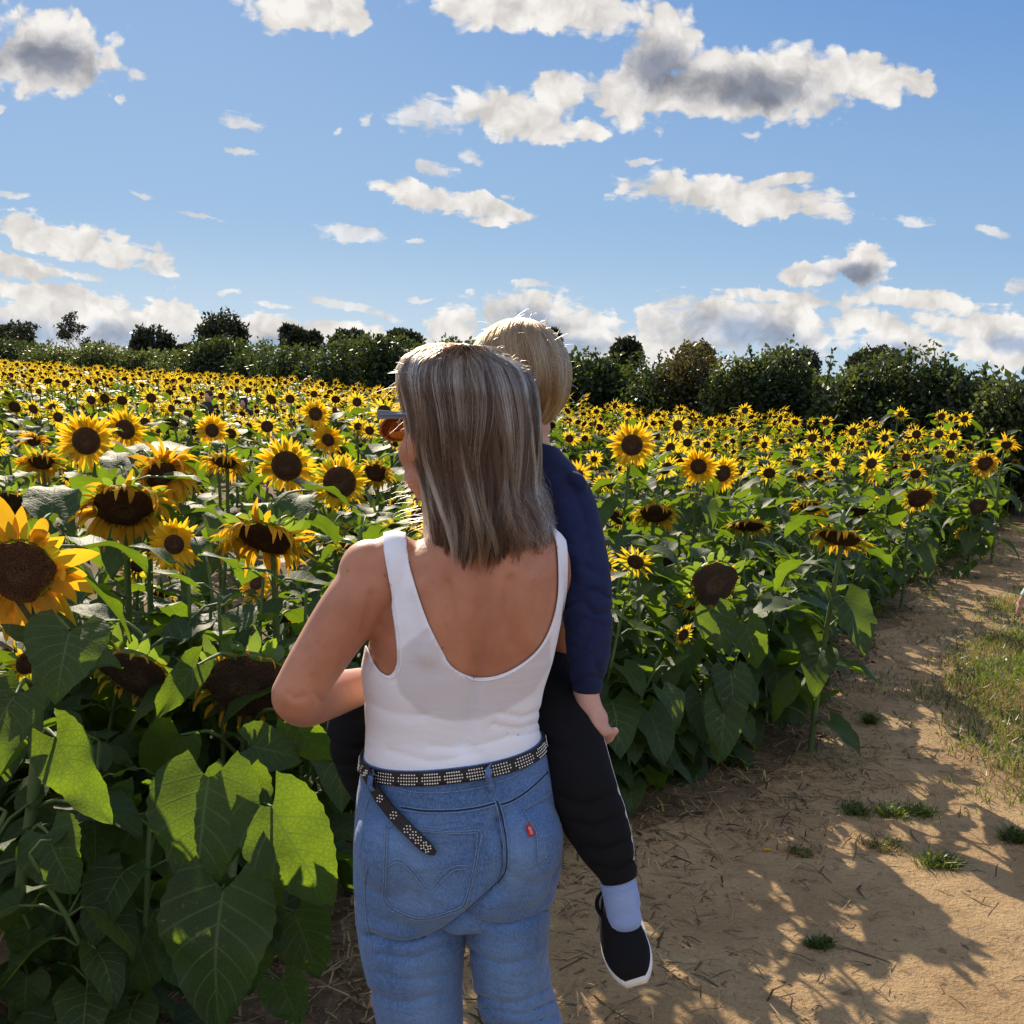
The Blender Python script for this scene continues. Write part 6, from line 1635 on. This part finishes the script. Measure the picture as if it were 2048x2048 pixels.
# trousers
tb = MB()
ring_loft(tb, [LRr((972, 1290), (1128, 1290), .085, .072, 1.865), LRr((970, 1345), (1125, 1345), .075, .065, 1.86), LRr((985, 1380), (1112, 1380), .05, .05, 1.86)], 32)
limb(tb, [P(1072, 1330, 1.83), P(1100, 1390, 1.77), P(1134, 1480, 1.67), P(1163, 1570, 1.605), P(1190, 1640, 1.585), P(1216, 1700, 1.565), P(1233, 1742, 1.555)], [.070, .066, .060, .055, .052, .042, .029], 44, 28)
limb(tb, [P(1000, 1345, 1.86), P(880, 1390, 1.875), P(760, 1430, 1.84), P(730, 1470, 1.80), P(748, 1545, 1.82), P(790, 1640, 1.86)], [.072, .070, .068, .066, .058, .040], 36, 26)
ellipsoid(tb, P(728, 1462, 1.79), (.066, .060, .082))
Vp, Tp = fuse(tb, .0045, 8); Np = vnormals(Vp, Tp); pp_ = proj(Vp)
for line, amp, sig in (([(1120, 1590), (1170, 1610), (1230, 1585)], .004, 8), ([(1140, 1640), (1190, 1650), (1245, 1630)], .004, 7), ([(1160, 1690), (1205, 1698), (1255, 1680)], .005, 7), ([(1080, 1480), (1130, 1500), (1180, 1480)], .003, 10), ([(1186, 1728), (1225, 1738), (1262, 1722)], .004, 5), ([(655, 1480), (700, 1500), (735, 1490)], .004, 8), ([(670, 1420), (700, 1440), (735, 1430)], .003, 8), ([(680, 1530), (710, 1530), (735, 1515)], .003, 8)):
    groove(Vp, Np, pp_, np.ones(len(Vp)), line, amp * 1.5, sig)
cutp = np.minimum(np.where(pp_[:, 0] > 1130, (1757 - pp_[:, 1]) / 1300, 1.0), np.where((pp_[:, 0] < 900) & (pp_[:, 1] > 1500), (1648 - pp_[:, 1]) / 1300, 1.0))
Vp, Tp = clip(Vp, Tp, cutp)[:2]
trousers = sheet('trousers', Vp, Tp, M_BLACK, child, .002)
tp = BVHTree.FromPolygons([tuple(v) for v in Vp], [tuple(int(i) for i in t) for t in Tp])
pi_ = MB(); q = spline([P(1148, 1380, 1.73), P(1212, 1548, 1.60), P(1245, 1640, 1.575), P(1262, 1735, 1.55)], 30); run = []
for p_ in q:
    loc, nn_, _i, _d = tp.find_nearest(Vector(p_ + np.array([.03, 0, .01])))
    run.append(np.array(loc) + np.array(nn_) * .001)
pi_.add(*tube(run, .0016, 6)[:2]); pi_.build('piping', plain('pale_piping', (.6, .6, .6), .8), trousers)
cu = MB(); q0, q1 = P(1231, 1728, 1.556), P(1238, 1756, 1.553); cu.add(*tube([q0, (q0 + q1) / 2, q1], [.0305, .0325, .0295], 28)[:2]); cu.build('cuff', M_BLACK, trousers)
# sock and shoe
so = MB(); limb(so, [P(1235, 1748, 1.555), P(1240, 1780, 1.552), P(1245, 1815, 1.55), P(1250, 1840, 1.545)], [.0265, .0270, .0275, .027], 24, 26); sock = so.build('sock', M_SOCK, child)
sr = MB()
for k in range(15):
    t_ = k / 14; c_ = P(1236 + 9 * t_, 1762 + 46 * t_, 1.554); ring_ = [c_ + np.array([math.cos(a) * .0274, math.sin(a) * .0274, .004 * math.cos(a)]) for a in np.arange(25) * math.pi / 12]; sr.add(*tube(ring_, .0016, 5, False)[:2])
sr.build('ribbing', M_SOCK, sock)
def shoe(heel, toe, up, parent, L=.165, W=.064):
    x = nrm(toe - heel); up = nrm(up - x * np.dot(up, x)); sd = np.cross(x, up); c = heel
    out = []
    for a in np.arange(40) * math.pi / 20:
        t = .5 - .5 * math.cos(a); w = W / 2 * (math.sin(math.pi * (t * .94 + .03)) ** .42) * (.86 + .2 * math.sin(math.pi * min(1, max(0, t - .35)) * 1.0)) * (1 if a <= math.pi else 1)
        out.append((t * L, w if a < math.pi else -w))
    o = np.array(out); mb = MB(); V_ = []
    for (z, k) in ((0, .98), (.004, 1.03), (.014, 1.04), (.019, .99)):
        V_ += [c + x * ((p[0] - L / 2) * k + L / 2) + sd * p[1] * k + up * z for p in o]
    mb.add(V_, grid_faces(4, 40, True) + [tuple(range(39, -1, -1)), tuple(120 + k for k in range(40))])
    sl = mb.build('sole', M_RUBBER, None)
    ub = MB(); V_ = []
    nr = 22
    for i in range(nr):
        t = .01 + .98 * i / (nr - 1); w = W / 2 * (math.sin(math.pi * (t * .94 + .03)) ** .42) * 1.0 * (.86 + .2 * math.sin(math.pi * min(1, max(0, t - .35))))
        h = np.interp(t, [0, .08, .3, .45, .6, .8, .93, 1], [.030, .048, .052, .048, .040, .033, .027, .016])
        for j in range(17):
            a = math.pi * j / 16; V_.append(c + x * t * L + sd * math.cos(a) * w + up * (.017 + max(0, math.sin(a)) ** .7 * h))
    ub.add(V_, grid_faces(nr, 17) + [tuple((nr - 1) * 17 + k for k in range(17))]); up_ = ub.build('shoe', M_BLACK, parent)
    sl.parent = up_
    # ankle opening rim
    rb_ = MB(); q = [c + x * (L * .24 + .026 * math.cos(a)) + sd * .025 * math.sin(a) + up * (.060 - .004 * math.cos(a) * 1.0) for a in np.arange(25) * math.pi / 12]; rb_.add(*tube(q, .0035, 6, False)[:2]); rb_.build('ankle_rim', M_BLACK, up_)
    st_ = MB(); q = [c + x * t * L + sd * (-W / 2 * .93 * (math.sin(math.pi * (t * .94 + .03)) ** .42)) * 1.05 + up * .024 for t in np.linspace(.02, .55, 12)]; st_.add(*tube(q, .003, 6)[:2]); st_.build('side_stripe', M_RUBBER, up_)
    return up_
hl = P(1225, 1815, 1.625); te = P(1275, 1972, 1.495)
shoe(hl, te, np.array([-.05, -.85, .35]) , child, np.linalg.norm(te - hl) * 1.0, .076)
hl2 = P(800, 1690, 1.90); shoe(hl2, hl2 + np.array([0, .12, -.06]), np.array([0, .4, 1.]), child, .15, .066)
# child's hair
def cap_pt(az, elv, k): f_, l_, u_ = axc; return HCc + (f_ * math.cos(elv) * math.cos(az) * .100 + l_ * math.cos(elv) * math.sin(az) * .083 + u_ * (math.sin(elv) * .092 + .016)) * k
hb2 = MB(); VV = []
els = np.linspace(R(88), R(-58), 14)
for e_ in els:
    for j in range(32):
        az = 2 * math.pi * j / 32; k_ = 1.0 if not (e_ < R(18) and math.cos(az) > .45) else .80
        VV.append(cap_pt(az, e_, k_ * .985))
hb2.add(VV, grid_faces(14, 32, True) + [tuple(range(31, -1, -1)), tuple(13 * 32 + k for k in range(32))]); chair_ = hb2.build('hair', M_HAIRBASE_C, child)
NS2, K2 = 9000, 12; S = np.zeros((NS2, K2, 3)); tone = np.zeros(NS2); cn = 170
ca = rh.uniform(-math.pi, math.pi, cn); cend = rh.uniform(R(-72), R(-52), cn); ct = rh.random(cn); cph = rh.uniform(0, 6.28, (cn, 2))
for i in range(NS2):
    c = rh.integers(cn); az0 = ca[c]
    e_end = cend[c] + rh.normal(0, .06)
    if math.cos(az0) > .45: e_end = rh.uniform(R(5), R(25))
    elif math.cos(az0) > .2: e_end = rh.uniform(R(-45), R(-15))
    th = rh.normal(0, .09); kk = 1.0 + .085 * rh.random()
    for k in range(K2):
        t = k / (K2 - 1); e_ = R(82) + (e_end - R(82)) * t; az = az0 + th * (1 - .6 * t) + .25 * (1 - t) * math.sin(cph[c, 0]) + .14 * math.sin(6 * t + cph[c, 1])
        S[i, k] = cap_pt(az, e_, kk * (1 + .03 * math.sin(8 * t + cph[c, 1]) * t) * (1 - .03 * (t > .95)))
    tone[i] = np.clip(ct[c] * 1.0 + rh.normal(0, .12), 0, 1)
strands('hair_strands', S, tone, M_HAIR_C, chair_, .00046, .00022)
WN = 260; Wp = np.zeros((WN, 9, 3))
for i in range(WN):
    az = rh.uniform(-math.pi, math.pi); e_ = rh.uniform(R(-45), R(85)); p = cap_pt(az, e_, 1.03); d = nrm(nrm(p - HCc) * .5 + rh.normal(0, .6, 3) + (0, 0, -.2)); L = rh.uniform(.012, .04)
    for k in range(9): Wp[i, k] = p; p = p + d * L / 8; d = nrm(d + (0, 0, -.08) + rh.normal(0, .06, 3))
strands('loose_strands', Wp, rh.uniform(.5, 1, WN), M_HAIR_C, chair_, .00032, .00012)

# ================================================================== the people farther off
def small_person(x, y, h, yaw, shirt, hairc, legs, label, arm_out=0.0, long_hair=False, sc_head=1.0, vox=.012):
    s = h / 1.7; mb = MB(); W3 = lambda a, b, c: np.array([a * s, b * s, c * s])
    rr = lambda w, d, z, dy=0.0: (W3(-w, dy, z), W3(w, dy, z), d * s, d * s)
    ring_loft(mb, [rr(.055, .055, 1.47), rr(.13, .07, 1.44), rr(.19, .09, 1.38), rr(.175, .115, 1.25), rr(.14, .10, 1.08), rr(.165, .12, .94), rr(.16, .10, .84)], 28)
    for sg in (-1, 1):
        limb(mb, [W3(.09 * sg, 0, .90), W3(.095 * sg, 0, .5), W3(.10 * sg, -.01, .10)], [.085 * s, .058 * s, .038 * s], 16, 14)
        limb(mb, [W3(.10 * sg, -.03, .045), W3(.105 * sg, .12, .035)], [.04 * s, .033 * s], 8, 12)
        ao = arm_out if sg < 0 else 0.0
        wrst = W3((.27 + ao) * sg, .06, .86)
        limb(mb, [W3(.17 * sg, 0, 1.38), W3((.225 + ao * .5) * sg, -.01, 1.12), wrst], [.055 * s, .042 * s, .028 * s], 16, 12)
        hand(mb, wrst, (.25 * sg * .3, .1, -1), (-sg, 0, 0), s, .35, sg)
    head_bits(mb, W3(0, .02, 1.58), (0, 1, 0), s * sc_head, W3(0, 0, 1.42))
    V, T = fuse(mb, vox * max(s, .5), 5)
    ca_, sa_ = math.cos(yaw), math.sin(yaw); Rz = np.array([[ca_, -sa_, 0], [sa_, ca_, 0], [0, 0, 1]])
    N = vnormals(V, T); o = make_obj('person', V @ Rz.T, T, None, None, M_SKIN_C, None, True, (x, y, float(ground_z(x, y))))
    ra = np.hypot(V[:, 0] * 1, 0)
    f = np.minimum(np.minimum(V[:, 2] / s - .88, 1.455 - V[:, 2] / s), .5)
    arm_f = np.where((np.abs(V[:, 0]) / s > .185), V[:, 2] / s - .93, 1.0); f = np.minimum(f, arm_f)
    Vs_, Ts_, Ns_ = clip(V, T, f, (N,)); sheet('shirt', (Vs_ + Ns_ * .008 * s) @ Rz.T, Ts_, shirt, o, .003)
    f = np.minimum(np.where(np.abs(V[:, 0]) / s < .19, .93 - V[:, 2] / s, -.1), V[:, 2] / s - .09)
    Vs_, Ts_, Ns_ = clip(V, T, f, (N,)); sheet('trousers', (Vs_ + Ns_ * .006 * s) @ Rz.T, Ts_, legs, o, .003)
    hc = W3(0, .005, 1.615); hm = MB(); VV = []
    lo = R(-75) if long_hair else R(-30)
    for e_ in np.linspace(R(88), lo, 12):
        for j in range(24):
            a = 2 * math.pi * j / 24; fr_ = math.sin(a); k_ = .87 if (e_ < R(25) and fr_ > .5) else 1.0
            drop = -.10 * max(0, (-e_ - R(10)) / R(60)) if long_hair else 0
            VV.append(hc + np.array([math.cos(e_) ** (.6 if long_hair else 1) * math.cos(a) * .084, math.cos(e_) ** (.6 if long_hair else 1) * math.sin(a) * .102 * k_, math.sin(e_) * .098 + drop]) * s * sc_head)
    hm.add(np.array(VV) @ Rz.T, grid_faces(12, 24, True)); hm.build('hair', hairc, o)
    return tag(o, label, 'person')
M_DARKHAIR = plain('dark_hair', (.030, .018, .013), .55, .4, 90, .5, .6, 150); M_CROP = plain('cropped_hair', (.07, .04, .03), .8, .2, 90, .4, .5, 200)
M_GREYSH = cloth('charcoal_shirt', (.03, .03, .035)); M_TEAL = cloth('pale_teal_cotton', (.55, .68, .70)); M_JEAN2 = cloth('dark_trousers', (.03, .04, .07))
c = P(418, 779, 15.5); small_person(c[0], 15.5, c[2] * .985, R(160), M_GREYSH, M_CROP, M_JEAN2, 'person with cropped dark hair standing neck-deep in the sunflowers, left of two')
c = P(488, 794, 15.5); small_person(c[0], 15.5, c[2] * .985, R(170), M_GREYSH, M_DARKHAIR, M_JEAN2, 'person with long dark hair facing the camera, neck-deep in sunflowers, right of two', long_hair=True)
hp0 = P(2046, 1180, 5.6)
small_person(hp0[0] + .205, 5.6, 1.0, R(10), M_TEAL, M_DARKHAIR, M_JEAN2, 'person walking on the path, only a hand and pale sleeve showing at the right edge', .08, vox=.008)
